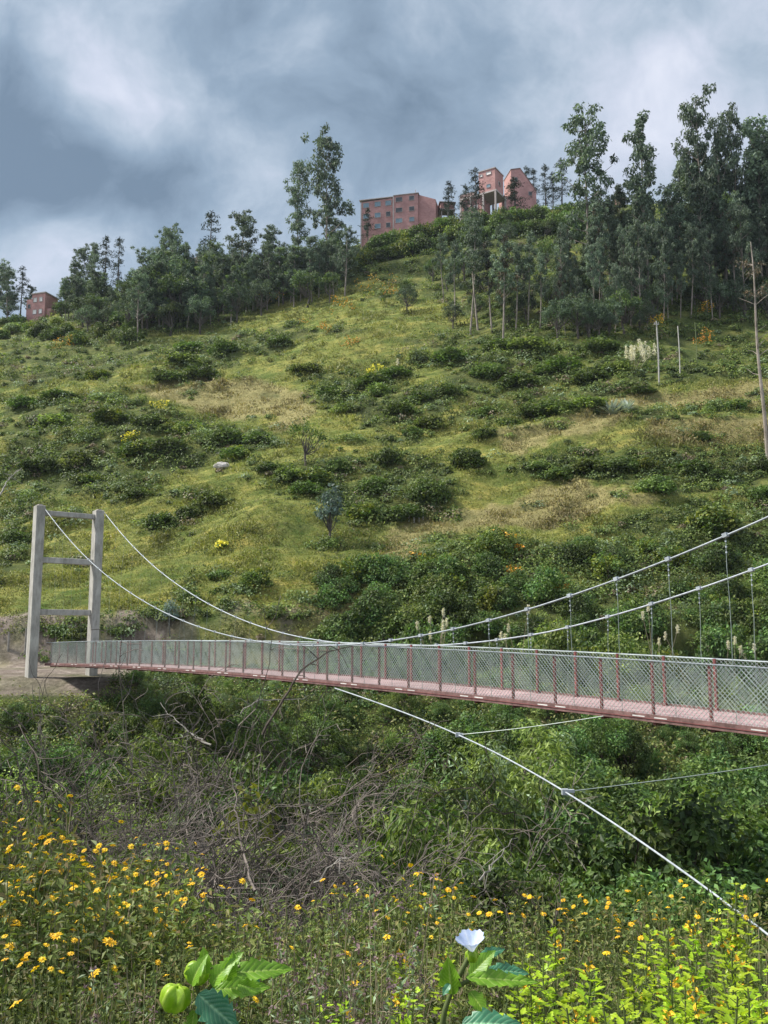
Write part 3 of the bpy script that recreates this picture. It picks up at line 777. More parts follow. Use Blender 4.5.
def broad(H, seed, w=.36, mats=('shrub_dark',), leaf=.3, low=.25, per=60, nc=46):
    r = np.random.default_rng(seed); tm = MB(); cm = MB()
    az = r.random(nc)*2*PI; el = (r.random(nc)*1.5-.35); rr = .45+.55*r.random(nc)**.6
    cz0 = H*(low+(1-low)*.5)
    cen = np.stack([np.cos(az)*np.cos(el)*w*H*rr, np.sin(az)*np.cos(el)*w*H*rr, cz0+np.sin(el)*rr*H*(1-low)*.46], 1)
    rad = H*(.07+.06*r.random(nc))
    tm.path([[0, 0, -.4], [r.normal()*.03*H, r.normal()*.03*H, H*.3], [0, 0, H*.6]], .03*H, .012*H, M['barkdark'], 7)
    branchset(tm, np.array([0, 0, H*.25]), cen[:14], .012*H, .003*H, M['barkdark'], r)
    wh = r.integers(0, len(mats), nc)
    for k, m in enumerate(mats):
        s = wh == k
        if s.any(): clumps(cm, cen[s], rad[s], per, leaf, leaf*.55, M[m], r=r, shell=.4, up=.3)
    return tm.mesh('trunk'), cm.mesh('crown')
EU = [euc('e', 20, 100+i, tr=.0135, start=st, spread=sp, dens=dn, mats=mm) for i, (st, sp, dn, mm) in enumerate([
    (.42,.15,1.1,('euc',)), (.30,.17,1.4,('euc',)), (.5,.12,.9,('euc',)), (.22,.16,1.9,('euc',)), (.28,.2,1.7,('euc',)), (.38,.14,1.2,('euc','euc','eucbrown')), (.15,.15,2.1,('euc','euc','shrub_dark'))])]
EUT = [euc('e', 20, 130+i, start=st, spread=sp, dens=dn, lean=.015) for i, (st, sp, dn) in enumerate([(.3,.17,1.6), (.3,.10,1.5), (.34,.2,1.7)])]
SPI = [euc('s', 20, 150, start=.3, spread=.07, dens=1.7, leaf=.35, tr=.008)]
CO = [conifer(14, 160+i, w=.2, tiers=13, start=.2+.08*i) for i in range(3)]
BR = [broad(8, 170+i, mats=m) for i, m in enumerate([('woodleaf', 'shrub_dark'), ('shrub_mid', 'shrub_dark'), ('woodleaf', 'euc')])]
YG = [broad(4.5, 180, w=.2, mats=('bluegum',), leaf=.28, low=.2, per=30, nc=26)]
SM = [broad(4.2, 185, w=.38, mats=('shrub_mid', 'olive'), leaf=.22, low=.3, per=22, nc=24)]
def tree(name, proto, px, py, hpx, H0, label, group=None, shared=False, depth=None, cat='tree', wide=1.0, P=None):
    if H0 == 20: H0 = 21.3
    if P is None:
        if depth is not None:
            d = ray(px, py); P = d/d[1]*depth; P[2] = ground(P[0], P[1])
        else: P = hit(px, py)
        if np.isnan(P[0]): return None
    X, Y0, dep = project(P)
    top = hpx                                  # picture row of the tree top
    d = ray(px, top); zt = d[2]/d[1]*P[1]
    s = max(.15, (zt-P[2])/H0)
    r_ = thing(name, label, cat, tuple(P), random.uniform(0, 6.28), group, shared)
    r_.scale = (s*wide, s*wide, s)
    link('trunk', proto[0], r_); link('crown', proto[1], r_)
    return r_
G1 = 'eucalyptus trees of the right-hand grove'; G2 = 'trees of the left ridge wood'
# skyline giants of the right grove  (x, base row, top row, proto)
tree('eucalyptus_tree', EUT[0], 592, 300, 106, 20, 'tall broad double-headed gum standing alone left of the grove skyline', G1, wide=.95)
tree('eucalyptus_tree', EUT[2], 622, 290, 178, 20, 'lower arching gum beside the right flank of the double-headed gum', G1, wide=.75)
tree('eucalyptus_tree', EUT[1], 650, 310, 103, 20, 'slender tufted gum alone on the skyline, between double-headed gum and the grove', G1, wide=.75)
tree('eucalyptus_tree', EU[1], 708, 300, 84, 20, 'tallest gum of the right grove with narrow pointed top', G1, wide=.62)
tree('eucalyptus_tree', EU[0], 728, 300, 104, 20, 'gum just right of the tallest grove gum, slightly shorter', G1, wide=.6)
tree('eucalyptus_tree', EU[2], 748, 300, 98, 20, 'tufted gum with see-through crown near the right picture edge', G1, wide=.6)
tree('eucalyptus_tree', EU[0], 772, 300, 104, 20, 'gum cut by the right picture edge in the grove skyline', G1)
for x, b, t, j in ((692,300,138,2),(680,290,160,0),(718,295,146,0),(738,290,158,1),(702,290,166,5),(668,300,182,1),(762,300,150,0),(783,300,130,4),(800,300,120,1),(640,290,186,5),(730,290,172,3)):
    tree('eucalyptus_tree', EU[j], x, b, t, 20, 'gum tree in the crowded front ranks of the right grove', G1, True)
k = 0
for x in range(560, 830, 11):
    for q in range(3):
        xx = x+random.uniform(-6, 6); b = 334-14*q-(xx-560)*.12+random.uniform(-6, 6); t = random.uniform(192, 242) + (18 if q == 0 else 0) + (26 if xx < 590 else 0) - (18 if xx > 690 else 0)
        k += 1
        tree('eucalyptus_tree', EU[random.choice([3, 4, 6, 1, 5, 0])], xx, b, t, 20, 'gum tree in the crowded front ranks of the right grove', G1, True, wide=.68)
# thin gums on the scrub slope in the middle
for x, b, t, j in ((470,335,215,2),(478,330,210,2),(492,332,235,5),(503,345,225,5),(516,330,240,0),(455,320,235,0),(528,325,230,2),(540,330,250,0),(444,300,232,2)):
    tree('eucalyptus_tree', EU[j], x, b, t, 20, 'thin sparse gum on the green slope '+where(x, (b+t)/2), 'thin gums below the brick houses', wide=.85)
# left skyline
tree('eucalyptus_tree', EUT[0], 327, 285, 126, 20, 'very tall gum with billowing clumps on the left skyline left of the apartment block', G2, wide=.85)
tree('eucalyptus_tree', SPI[0], 299, 285, 152, 20, 'thin spire-like gum immediately left of the tall skyline gum', G2, wide=.9)
tree('eucalyptus_tree', EUT[2], 335, 265, 215, 20, 'short gum filling the gap at the foot of the tall skyline gum', G2)
for x, b, t, j, lb in ((172,300,222,4,'bushy gum above the dark broadleaf tree on the left ridge'),(243,300,208,4,'domed gum in the middle of the left ridge wood'),
                       (273,300,222,0,'wispy low gum between the domed gum and thin spire gum'),(160,300,232,1,'narrow gum left of the bushy ridge gum')):
    tree('eucalyptus_tree', EU[j], x, b, t, 20, lb, G2, wide=1.1)
tree('conifer_tree', CO[0], 210, 290, 211, 14, 'dark layered tree standing clear on the left ridge skyline', G2, wide=1.1)
for k in range(34):
    x = 140+k*6.2+random.uniform(-3, 3); b = 326-(x-140)*.16+random.uniform(-14, 2); t = random.uniform(238, 268)
    tree('eucalyptus_tree', EU[random.choice([3, 6, 4, 1, 2])], x, b, t, 20, 'dark gum in the solid ranks of the left ridge wood', G2, True)
for x, b, t, j, lb in ((152,322,262,0,'round dark broadleaf tree at the left end of the ridge wood'),(178,328,270,0,'second round dark broadleaf tree, lower, beside the first one'),(165,318,255,2,'dark broadleaf tree behind the two round ones'),(195,325,278,2,'dark broadleaf tree at the right of the round ones'),
                       (405,232,204,0,'round dark tree in front of the brick apartment block'),(200,334,296,2,'small pale grey-green tree at the foot of the ridge wood')):
    tree('broadleaf_tree', BR[j], x, b, t, 8, lb, 'broadleaf trees', wide=1.0)
# far left clump
for x, b, t, j in ((66,300,250,'c'),(84,300,243,'e'),(95,300,240,'e'),(104,300,236,'c'),(117,298,237,'c'),(76,304,256,'e'),(-4,325,256,'e'),(8,325,268,'e'),(20,320,266,'c'),(28,318,284,'e'),(-12,325,262,'c')):
    pr = CO[int(x) % 3] if j == 'c' else EU[(int(x)) % 5]
    tree('conifer_tree' if j == 'c' else 'eucalyptus_tree', pr, x, b, t, 14 if j == 'c' else 20, ('dark layered tree' if j == 'c' else 'small bushy gum')+(' in the clump right of the left brick house' if x > 50 else ' at the left picture edge skyline'), 'skyline trees around the left house', wide=1.1)
# conifers and small trees around the brick houses
for x, t, lb in ((368,208,'small thin tree against the left wall of the apartment block'),(449,181,'pointed conifer rising between the two brick buildings'),(476,168,'dark pointed tree close in front of the house on stilts'),(466,184,'small conifer just left of the house on stilts'),(514,178,'broad dark conifer in front of the slant-roofed brick house'),
                 (534,168,'thin dark tree just right of the slant-roofed house'),(546,164,'tallest thin tree right of the slant-roofed house'),(553,172,'thin tree right of the tallest one by the slant-roofed house'),(562,158,'thin dark tree farthest right of the houses'),(527,166,'thin tree peeking over the slant-roofed house')):
    tree('conifer_tree', CO[x % 3], x, 214, t, 14, lb, 'trees beside the brick houses', depth=(176 if x in (368, 476, 514, 466, 449) else 188), wide=1.2 if x != 514 else 1.8)
# shrubs along the ridge line and understorey of the two woods
for k, x in enumerate(np.concatenate([np.arange(332, 600, 6.5), np.arange(345, 590, 11)])):
    top = np.interp(x, [330, 380, 440, 500, 560, 600], [252, 233, 219, 207, 204, 204])+random.uniform(-2, 9)+(9 if k > 41 else 0)
    P, _z = (lambda d: (np.array([d[0]/d[1]*172, 172, float(ground(d[0]/d[1]*172, 172))]), d[2]/d[1]*172))(ray(x, top))
    if k > 41: P = np.array([P[0]*.95, 164, float(ground(P[0]*.95, 164))]); _z = ray(x, top)[2]/ray(x, top)[1]*164
    me = random.choice([SHM[0], SHM[1], SHY[0], SH[0], SHM[2], SH[2]]); sc = max(1.5, (_z-P[2])/1.1)
    o = link('shrub', me); o.location = P-np.array([0, 0, .3]); o.scale = (min(sc, 2.8), min(sc, 2.8), sc); o.rotation_euler = (0, 0, k*1.7)
    tag(o, 'leafy green shrub in the hedge-like line below the brick buildings on the ridge', 'shrub', 'ridge line shrubs', x, True)
for k in range(50):
    x = random.uniform(545, 815); b = random.uniform(290, 346)-(x-560)*.12
    t = b-random.uniform(18, 46)
    tree('broadleaf_tree', BR[random.choice([0, 2, 2])], x, b, t, 8, 'dark bushy understorey tree between the trunks of the right grove', 'understorey trees of the right grove', True)
for k in range(34):
    x = random.uniform(132, 345); b = 326-(x-140)*.2+random.uniform(-12, 2)
    tree('broadleaf_tree', BR[random.choice([0, 2, 2])], x, b, b-random.uniform(28, 46), 8, 'dark bushy understorey tree in the left ridge wood', 'understorey trees of the left wood', True)
for k in range(26):
    x = random.uniform(400, 560); b = random.uniform(235, 330)
    tree('broadleaf_tree', BR[random.choice([0, 1, 1, 2])], x, b, b-random.uniform(18, 34), 8, 'leafy small tree on the bushy slope below the brick houses', 'small trees below the brick houses', True)
for k in range(46):
    x = random.uniform(-20, 140); b = random.uniform(298, 345)
    put('shrub', random.choice([SHM[0], SHY[1], SH[1], SHM[1], SHG[0]]), x, b, random.uniform(1.3, 2.4), 'leafy shrub on the upper left shoulder of the hill', 'shrub', 'shrubs of the upper left shoulder', True)
# shrubs on the flat just behind the bridge
for k in range(62):
    x = random.uniform(296, 815); dp = random.uniform(45, 54); top = random.uniform(618, 648) + (14 if x < 400 else 0)
    d = ray(x, top); P = d/d[1]*dp; zt = P[2]; P[2] = ground(P[0], P[1])
    if onplane(x, 640, 2.6)[2][1] > dp-1.5: continue
    me = BB[random.choice([0, 1, 2, 3, 4, 5])]; q = max(.7, (zt-P[2])/1.15); o = link('shrub', me); o.location = P-np.array([0, 0, .1]); o.scale = (min(1.6, q*1.1),)*2+(q,); o.rotation_euler = (0, 0, k)
    tag(o, 'dense shrub in the dark thicket rising just behind the right half of the bridge', 'shrub', 'shrubs packed behind the bridge', x, True)
for k in range(26):
    x = random.uniform(-14, 150); b = random.uniform(290, 326)+(150-x)*.06
    if 18 < x < 58: x += 44
    tree('broadleaf_tree', BR[random.choice([0, 1, 2])], x, b, b-random.uniform(16, 30), 8, 'small bushy tree in the green belt on the upper left shoulder', 'small trees of the upper left shoulder', True, wide=1.2)
for k in range(30):
    x = 128+k*7.4+random.uniform(-3, 3); b = 338-(x-140)*.19+random.uniform(-8, 4)
    pr, h_, nm = (EU[random.choice([3, 6, 4])], 20, 'eucalyptus_tree') if k % 3 else (BR[random.choice([0, 2])], 8, 'broadleaf_tree')
    tree(nm, pr, x, b, b-(random.uniform(52, 76) if k % 3 else random.uniform(30, 44)), h_, 'dark tree along the lower front edge of the left ridge wood', 'lower front trees of the left ridge wood', True)
for k in range(22):
    x = random.uniform(-10, 140); b = random.uniform(300, 330); e_ = k % 2
    if 16 < x < 60: x += 48
    tree('eucalyptus_tree' if e_ else 'broadleaf_tree', EU[random.choice([3, 4, 6])] if e_ else BR[random.choice([0, 2])], x, b, b-(random.uniform(34, 50) if e_ else random.uniform(20, 30)), 20 if e_ else 8, 'low dark tree in the belt between the left house and the ridge wood', 'low trees of the left belt', True)
# single trees on the slope
tree('young_gum_tree', YG[0], 330, 548, 484, 4.5, 'blue-grey young gum sapling alone in the middle of the slope', wide=.85)
tree('small_tree', SM[0], 306, 466, 420, 4.2, 'small open-crowned tree above dark shrubs on the mid slope', wide=1.0)
tree('small_tree', YG[0], 170, 636, 598, 4.5, 'little blue-leaved sapling between the tower and the cut bank', wide=.8)
# bare trunk at right
def bare_trunk():
    P = hit(768, 462); r = np.random.default_rng(5)
    H = 235/900*P[1]
    root = thing('gaunt_tree', 'tall gaunt gum with long bare trunk at the right picture edge', 'tree', tuple(P))
    u = np.linspace(0, 1, 14); T = np.stack([-u*.012*H*2+np.sin(u*9)*.07, np.sin(u*5)*.1, u*H], 1); T[0, 2] = -.5
    mb = MB(); mb.path(T, .19, .04, M['bark'], 8)
    cen = []
    for k in range(26):
        q = .2+.8*r.random(); b = np.array([np.interp(q, u, T[:, j]) for j in range(3)]); az = r.random()*6.28; L = (.5+1.5*r.random())
        e = b+np.array([math.cos(az), math.sin(az), .7])*L*.8; mb.path([b, (b+e)/2+r.normal(size=3)*.08, e], .035, .012, M['bark'], 4)
        if q > .74: cen += [e, (b+e)/2]
    mb.build('trunk', root)
    cm = MB(); clumps(cm, cen, .5, 26, .26, .09, M['eucbrown'], r=r, shell=.1, hang=1.); cm.build('crown', root)
bare_trunk()
# ------------------------------------------------------------------ houses on the ridge
def pt(px, py, depth):
    d = ray(px, py); return d/d[1]*depth
class House:
    def __init__(s, name, label, cat, px, depth, rot):
        P = pt(px, 230, depth); P[2] = ground(P[0], P[1])
        s.o = thing(name, label, cat, tuple(P), rot); s.P = P; s.rot = rot; s.depth = depth
    def z(s, py): return pt(384, py, s.depth)[2]-s.P[2]
    def wall(s, x0, x1, y0, y1, z0, z1, name='wall', mat='brick', zr=None):
        """walled block, z1 may be (left, right) heights"""
        zl, zrr = (z1, z1) if np.isscalar(z1) else z1
        V = [(x0,y0,z0),(x1,y0,z0),(x1,y1,z0),(x0,y1,z0),(x0,y0,zl),(x1,y0,zrr),(x1,y1,zrr),(x0,y1,zl)]
        mb = MB(); mb.add(V, [(0,3,2,1),(4,5,6,7),(0,1,5,4),(1,2,6,5),(2,3,7,6),(3,0,4,7)], M[mat])
        o = mb.build(name, s.o); me = o.data; uv = me.uv_layers.new(name='UVMap')
        for p in me.polygons:
            n = p.normal
            for li in p.loop_indices:
                v = me.vertices[me.loops[li].vertex_index].co
                uv.data[li].uv = (v.y if abs(n.x) > .6 else v.x, v.z if abs(n.z) < .6 else v.y)
        return o
    def window(s, x, y, z, w, h, face='f', mat='winglass', name='window'):
        """framed window standing 4 cm proud with a recessed pane; face f = -y side, l = -x side, r = +x side"""
        mb = MB(); ax = {'f': ((1,0,0),(0,1,0),(0,0,1)), 'l': ((0,-1,0),(1,0,0),(0,0,1)), 'r': ((0,1,0),(-1,0,0),(0,0,1))}[face]
        X = np.array(ax[0]); D = np.array(ax[1]); c = np.array([x, y, z])-D*.03; t = .06
        mb.box(c+np.array([0, 0, h/2+t/2]), w+2*t, .14, t, M['slab'], ax); mb.box(c-np.array([0, 0, h/2+t/2]), w+2*t, .2, t, M['slab'], ax)
        for sg in (-1, 1): mb.box(c+X*sg*(w/2+t/2), t, .14, h, M['slab'], ax)
        f = mb.build(name, s.o)
        mb = MB(); mb.box(np.array([x, y, z])-D*.01, w, .04, h, M[mat], ax); mb.build('pane', f)
    def slab(s, x0, x1, y0, y1, z, t=.25, name='roof', mat='slab'):
        mb = MB(); mb.box(((x0+x1)/2, (y0+y1)/2, z+t/2), x1-x0, y1-y0, t, M[mat]); mb.build(name, s.o)
    def post(s, x, y, z0, z1, t=.35):
        mb = MB(); mb.box((x, y, (z0+z1)/2), t, t, z1-z0, M['slab']); mb.build('pillar', s.o)
# apartment block (two wings)
h = House('brick_apartment_block', 'wide pinkish raw brick apartment block three storeys high on the ridge', 'building', 394, 178, R(-13))
zt = h.z(197.5); zb = h.z(236)-6
h.wall(-7.2, 0, 0, 8, zb, (zt-.35, zt)); h.slab(-7.45, .0, -.3, 8.2, zt+.003, .16)
for zz, mats in ((h.z(202.5), ('bluewin',)*3), (h.z(213.5), ('bluewin', 'bluewin', 'winglass')), (h.z(224.5), ('winglass', 'bluewin', 'winglass'))):
    for x, m in zip((-6.0, -3.5, -1.2), mats): h.window(x, 0, zz, (1.2 if m == 'bluewin' else .9), 1.0, 'f', m)
h.wall(.004, 5.2, -.6, 7.4, zb, zt+.0); h.slab(.003, 5.4, -.8, 7.6, zt+.003, .14)
for r_i, zz in enumerate((h.z(201.5), h.z(212), h.z(222.5))):
    for x in (1.2, 3.9): h.window(x, -.6, zz, 1.35 if x < 2 else 1.0, .9, 'f', 'bluewin' if r_i == 2 else 'winglass')
h.wall(5.204, 8.8, .2, 7, zb, (zt+.1, zt-1.3), 'side_wing')
h.wall(-7.15, -6.95, -.06, .14, zb, zt-.3, 'corner_pillar', 'slab'); h.wall(-.12, .12, -.66, -.4, zb, zt-.02, 'corner_pillar', 'slab')
h.wall(3.6, 4.6, 2.2, 3.2, zt+.16, zt+.9, 'stair_head')
mb = MB(); mb.tubes([(4.1, 2.7, zt+.9)], [(4.1, 2.7, zt+2.6)], .09, .07, M['slab'], 6); mb.build('mast', h.o)
mb = MB(); mb.tubes([(-5.2, 2, zt+.16)], [(-5.2, 2, zt+1.1)], .55, .5, M['winglass'], 12); mb.build('water_tank', h.o)
# house on stilts
h = House('brick_house_on_stilts', 'boxy unfinished brick house raised on concrete pillars beside the slant-roofed one', 'house', 496, 182, R(-32))
za, zb = h.z(168), h.z(191)
h.wall(-3.9, 0, 0, 4.2, zb, za); h.slab(-4.05, .15, -.15, 4.35, za+.003, .2)
h.slab(-8.2, .6, -.8, 4.8, zb-.36, .34, 'floor_slab')
h.window(-1.6, 0, h.z(184), .8, .7, 'f', 'bluewin'); h.window(-3.3, 0, h.z(172), .6, .5, 'f', 'whitepaint'); h.window(-1.5, 0, h.z(171.5), 1.1, .6, 'f', 'whitepaint')
h.window(0, 2.1, h.z(180), .9, .8, 'r', 'winglass')
for x in (-8, -5.6, -2.6, .3):
    for y in (-.6, 4.4): h.post(x, y, h.z(230), zb-.37)
h.wall(-8.0, -3.2, -.2, 4.2, h.z(214), zb-.37, 'lower_room')
h.window(-6.8, -.2, h.z(202), .9, .9, 'f'); h.window(-4.6, -.2, h.z(202), .9, .9, 'f', 'whitepaint')
mb = MB(); mb.box((-8.1, 2, zb+.45), .12, 5.4, .9, M['brick']); mb.box((-6.1, -.75, zb+.4), 4.0, .12, .8, M['brick']); mb.build('parapet', h.o)
# slant-roofed house
h = House('slant_roofed_brick_house', 'tall brick house with steeply slanting roofline on the ridge', 'house', 524, 186, R(10))
h.wall(-2.7, -.6, 0, 5, h.z(225), (h.z(171), h.z(169)))
h.wall(-.597, 3.0, 0, 5, h.z(225), (h.z(169), h.z(190))); h.wall(-4.3, -2.704, .3, 4, h.z(225), h.z(197), 'annex')
for (xa, xb, ya, yb) in ((-2.8, -.6, 171, 169), (-.597, 3.1, 169, 190.5)):
    V0, V1 = h.z(ya)+.02, h.z(yb)+.02; mb = MB()
    mb.add([(xa,-.15,V0),(xb,-.15,V1),(xb,5.2,V1),(xa,5.2,V0),(xa,-.15,V0+.14),(xb,-.15,V1+.14),(xb,5.2,V1+.14),(xa,5.2,V0+.14)], [(0,3,2,1),(4,5,6,7),(0,1,5,4),(1,2,6,5),(2,3,7,6),(3,0,4,7)], M['roof']); mb.build('roof', h.o)
h.window(1.6, 0, h.z(193), .7, .8, 'f', 'winglass'); h.window(-1.6, 0, h.z(180), .7, .8, 'f', 'winglass')
# hut on stilts
h = House('brick_hut_on_stilts', 'tiny brick hut perched on thin stilts between the two big brick buildings', 'hut', 448, 178, R(5))
h.wall(-1.5, 1.4, 0, 2.4, h.z(209), h.z(203)); h.slab(-1.8, 1.7, -.3, 2.7, h.z(203)+.003, .18, mat='roof'); h.slab(-1.7, 1.6, -.2, 2.6, h.z(209)-.22, .2, 'floor_slab')
h.window(-.4, 0, h.z(206), .6, .5)
for x in (-1.3, 0, 1.3): h.post(x, .1, h.z(226), h.z(209)-.23, .22)
# left houses
h = House('left_brick_house', 'small stepped pink brick house at the far left of the ridge', 'house', 40, 178, R(-18))
h.wall(-1.0, 2.2, 0, 4, h.z(322), h.z(294)); h.slab(-1.2, 2.4, -.2, 4.2, h.z(294)+.003, .2)
h.wall(-2.6, -1.004, .3, 4, h.z(322), h.z(298), 'side_wing'); h.wall(2.204, 3.2, .6, 4, h.z(326), h.z(309), 'side_wing')
for zz in (h.z(300), h.z(312)): h.window(-.2, 0, zz, .8, .9, 'f', 'whitepaint'); h.window(1.2, 0, zz, .7, .9, 'f', 'whitepaint')
h.window(-1.9, .3, h.z(305), .6, .8, 'f', 'winglass')
h = House('gabled_brick_house', 'small gabled red brick house peeping between gums of the left ridge wood', 'house', 202, 196, R(20))
h.wall(-2.4, 2.4, 0, 4, h.z(285), h.z(262))
mb = MB(); a, b = h.z(262)+.01, h.z(255)
mb.add([(-2.7,-.3,a),(0,-.3,b),(2.7,-.3,a),(-2.7,4.3,a),(0,4.3,b),(2.7,4.3,a)], [(0,1,4,3),(1,2,5,4)], M['roof']); mb.add([(-2.7,-.3,a),(2.7,-.3,a),(0,-.3,b),(-2.7,4.3,a),(2.7,4.3,a),(0,4.3,b)], [(0,1,2),(3,5,4)], M['brick']); mb.build('roof', h.o)
h.window(.6, 0, h.z(266), .8, .8, 'f', 'whitepaint')
h = House('grove_brick_house', 'scrap of red brick house half hidden among the right grove gums', 'house', 622, 196, R(10))
h.wall(-1.0, 1.0, 0, 2.5, h.z(212), h.z(197)); h.slab(-1.1, 1.1, -.1, 2.6, h.z(197)+.003, .15); h.window(.1, 0, h.z(201), .5, .6)
# ------------------------------------------------------------------ poles, stakes, boulder, agave, plumes
def pole(px, pb, ptop, rr, name, label, cat, mat='post', group=None, arm=False):
    P = hit(px, pb); zt = ray(px, ptop); H = zt[2]/zt[1]*P[1]-P[2]
    mb = MB(); mb.path([(0, 0, -.4), (.01*H, 0, H*.5), (0, 0, H)], rr, rr*.8, M[mat], 7)
    if arm: mb.box((0, 0, H-.35), .5, .12, .1, M[mat]); mb.tubes([(-.2, 0, H-.3), (.2, 0, H-.3)], [(-.2, 0, H-.1), (.2, 0, H-.1)], .04, .03, M['slab'], 5)
    o = mb.build(name); o.location = P; tag(o, label, cat, group, px)
pole(659, 385, 321, .085, 'utility_pole', 'tallest pale pole standing at the edge of the straw grass', 'pole', arm=True, group='pale poles on the slope')
pole(680, 376, 326, .06, 'utility_pole', 'middle and thinner of three pale poles on the right slope', 'pole', group='pale poles on the slope')
pole(697, 366, 322, .05, 'utility_pole', 'rightmost and shortest greenish pole of the three on the slope', 'pole', 'stem', group='pale poles on the slope')
for px, pb, ptp, lb in ((409,522,507,'tallest of the short fence stakes by the dark shrubs'),(414,523,513,'second short pale stake from the left by the dark shrubs'),(419,522,511,'third short pale stake from the left by the dark shrubs'),(423,520,509,'rightmost short pale stake by the dark shrubs')):
    pole(px, pb, ptp, .06, 'fence_stake', lb, 'stake', group='short stakes on the slope')
for px, pb, ptp, lb in ((8,650,632,'short grey post beside the dirt path at the left edge'),(25,652,628,'leaning grey post just left of the tower foot')):
    pole(px, pb, ptp, .07, 'path_post', lb, 'post', 'deadwood', group='posts by the dirt path')
def boulder():
    P = hit(222, 468); r = np.random.default_rng(3); n = 14; m = 9; V = []
    for a in range(m):
        for b in range(n):
            th = PI*a/(m-1); ph = 2*PI*b/n; q = 1+.12*math.sin(3*ph+a)+.1*r.normal()*.5
            V.append((math.sin(th)*math.cos(ph)*.75*q, math.sin(th)*math.sin(ph)*.5*q, math.cos(th)*.36*q+.2))
    f = [(a*n+b, a*n+(b+1) % n, (a+1)*n+(b+1) % n, (a+1)*n+b) for a in range(m-1) for b in range(n)]
    mb = MB(); mb.add(V, f, M['rock']); o = mb.build('boulder'); o.location = P; tag(o, 'pale flat-topped boulder lying in the grass right of the dark shrub band', 'boulder', px=222)
boulder()
def rosette(seed, n=34, L=1.2, W=.12, mat='agave'):
    r = np.random.default_rng(seed); mb = MB()
    for k in range(n):
        az = r.random()*2*PI; el = .25+1.1*r.random(); u = np.linspace(0, 1, 6); l = L*(.7+.4*r.random())
        d = np.array([math.cos(az), math.sin(az)]); sd = np.array([-d[1], d[0], 0])
        P = np.stack([d[0]*u*l*math.cos(el), d[1]*u*l*math.cos(el), u*l*math.sin(el)-u*u*l*.25], 1)
        w = W*np.array([.7, 1, .9, .7, .4, .02])[:, None]/2
        V = np.concatenate([P-sd*w, P+sd*w]); f = [(i, i+1, i+7, i+6) for i in range(5)]
        mb.add(V, f, M[mat])
    return mb
o = rosette(1, 60, 1.5, .2).build('agave_plant'); o.location = hit(612, 414)-[0, 0, .1]; o.scale = (1.6, 1.4, 1.5); tag(o, 'pale spiky agave clump at the edge of the straw grass', 'agave')
o = rosette(2, 50, 1.3, .2).build('agave_plant'); o.location = hit(627, 411)-[0, 0, .1]; o.scale = (1.3, 1.3, 1.5); tag(o, 'second pale spiky agave clump immediately right of the first', 'agave')
def plume_mesh(seed, n, H, sp, L=.55, fat=1):
    r = np.random.default_rng(seed); mb = MB(); pm = []
    for k in range(n):
        b = r.normal(size=2)*sp*.25; t = b+r.normal(size=2)*sp*1.6; h = H*(.6+.45*r.random())
        mb.path([(b[0], b[1], -.1), ((b[0]+t[0])/2, (b[1]+t[1])/2, h*.55), (t[0], t[1], h)], .018, .012, M['stemdry'], 4)
        c = np.stack([t[0]+0*np.arange(7), t[1]+0*np.arange(7), h-L*.5+np.arange(7)*L/6], 1)
        clumps(mb, c, L*np.array([.07, .10, .12, .11, .09, .06, .03])*fat, 16, .10*fat, .03*fat, M['plume'], r=r, up=0, shell=.0, hang=-.5)
    return mb
def plume(px, pb, ptp, n, sp, label, grp, L=.6):
    P = hit(px, pb); zt = ray(px, ptp); H = zt[2]/zt[1]*P[1]-P[2]
    o = plume_mesh(int(px*7+pb), n, H, sp, L, 1.9).build('pampas_grass'); o.location = P; tag(o, label, 'pampas grass', grp, px)
PG = 'feathery white plumes'
plume(634, 374, 349, 13, .8, 'bright fan of white plumes in the dark scrub left of the poles', PG, 1.1)
plume(597, 332, 319, 1, .1, 'single pinkish plume below the right grove', PG, 1.0)
plume(560, 375, 365, 2, .4, 'pair of tiny white plumes left of the bright plume fan', PG, .7)
plume(403, 372, 362, 1, .2, 'lone tiny white plume in grass on the mid slope', PG, .7)
for px, pb, ptp, n, lb in ((433,650,598,4,'curving stalks with pale plumes left of centre above the fence'),(437,650,620,3,'lower pale stalks beside the curving plume stalks'),(516,648,604,2,'pair of plumes above the fence, right of the curving stalks'),(523,650,612,2,'drooping plumes just right of the paired plumes'),
                           (659,655,617,3,'three pale plumes behind the lower cable'),(690,655,605,1,'single plume near the second hanger from the right'),(722,662,642,2,'white plumes touching the fence top near the right edge'),(737,662,640,3,'tallest white plumes at the fence top near the right edge'),(749,664,650,2,'low plumes between the white ones and the right edge'),(762,664,645,2,'rightmost plumes above the fence at the picture edge'),(652,655,607,1,'thin plume stalk left of the three pale plumes')):
    P = hit(px, pb); 
    d = ray(px, pb); P = d/d[1]*44; P[2] = ground(P[0], P[1]); zt = ray(px, ptp); H = zt[2]/zt[1]*P[1]-P[2]
    o = plume_mesh(int(px*3+pb), n, H, .4, .30).build('pampas_grass'); o.location = P; tag(o, lb, 'pampas grass', PG, px)
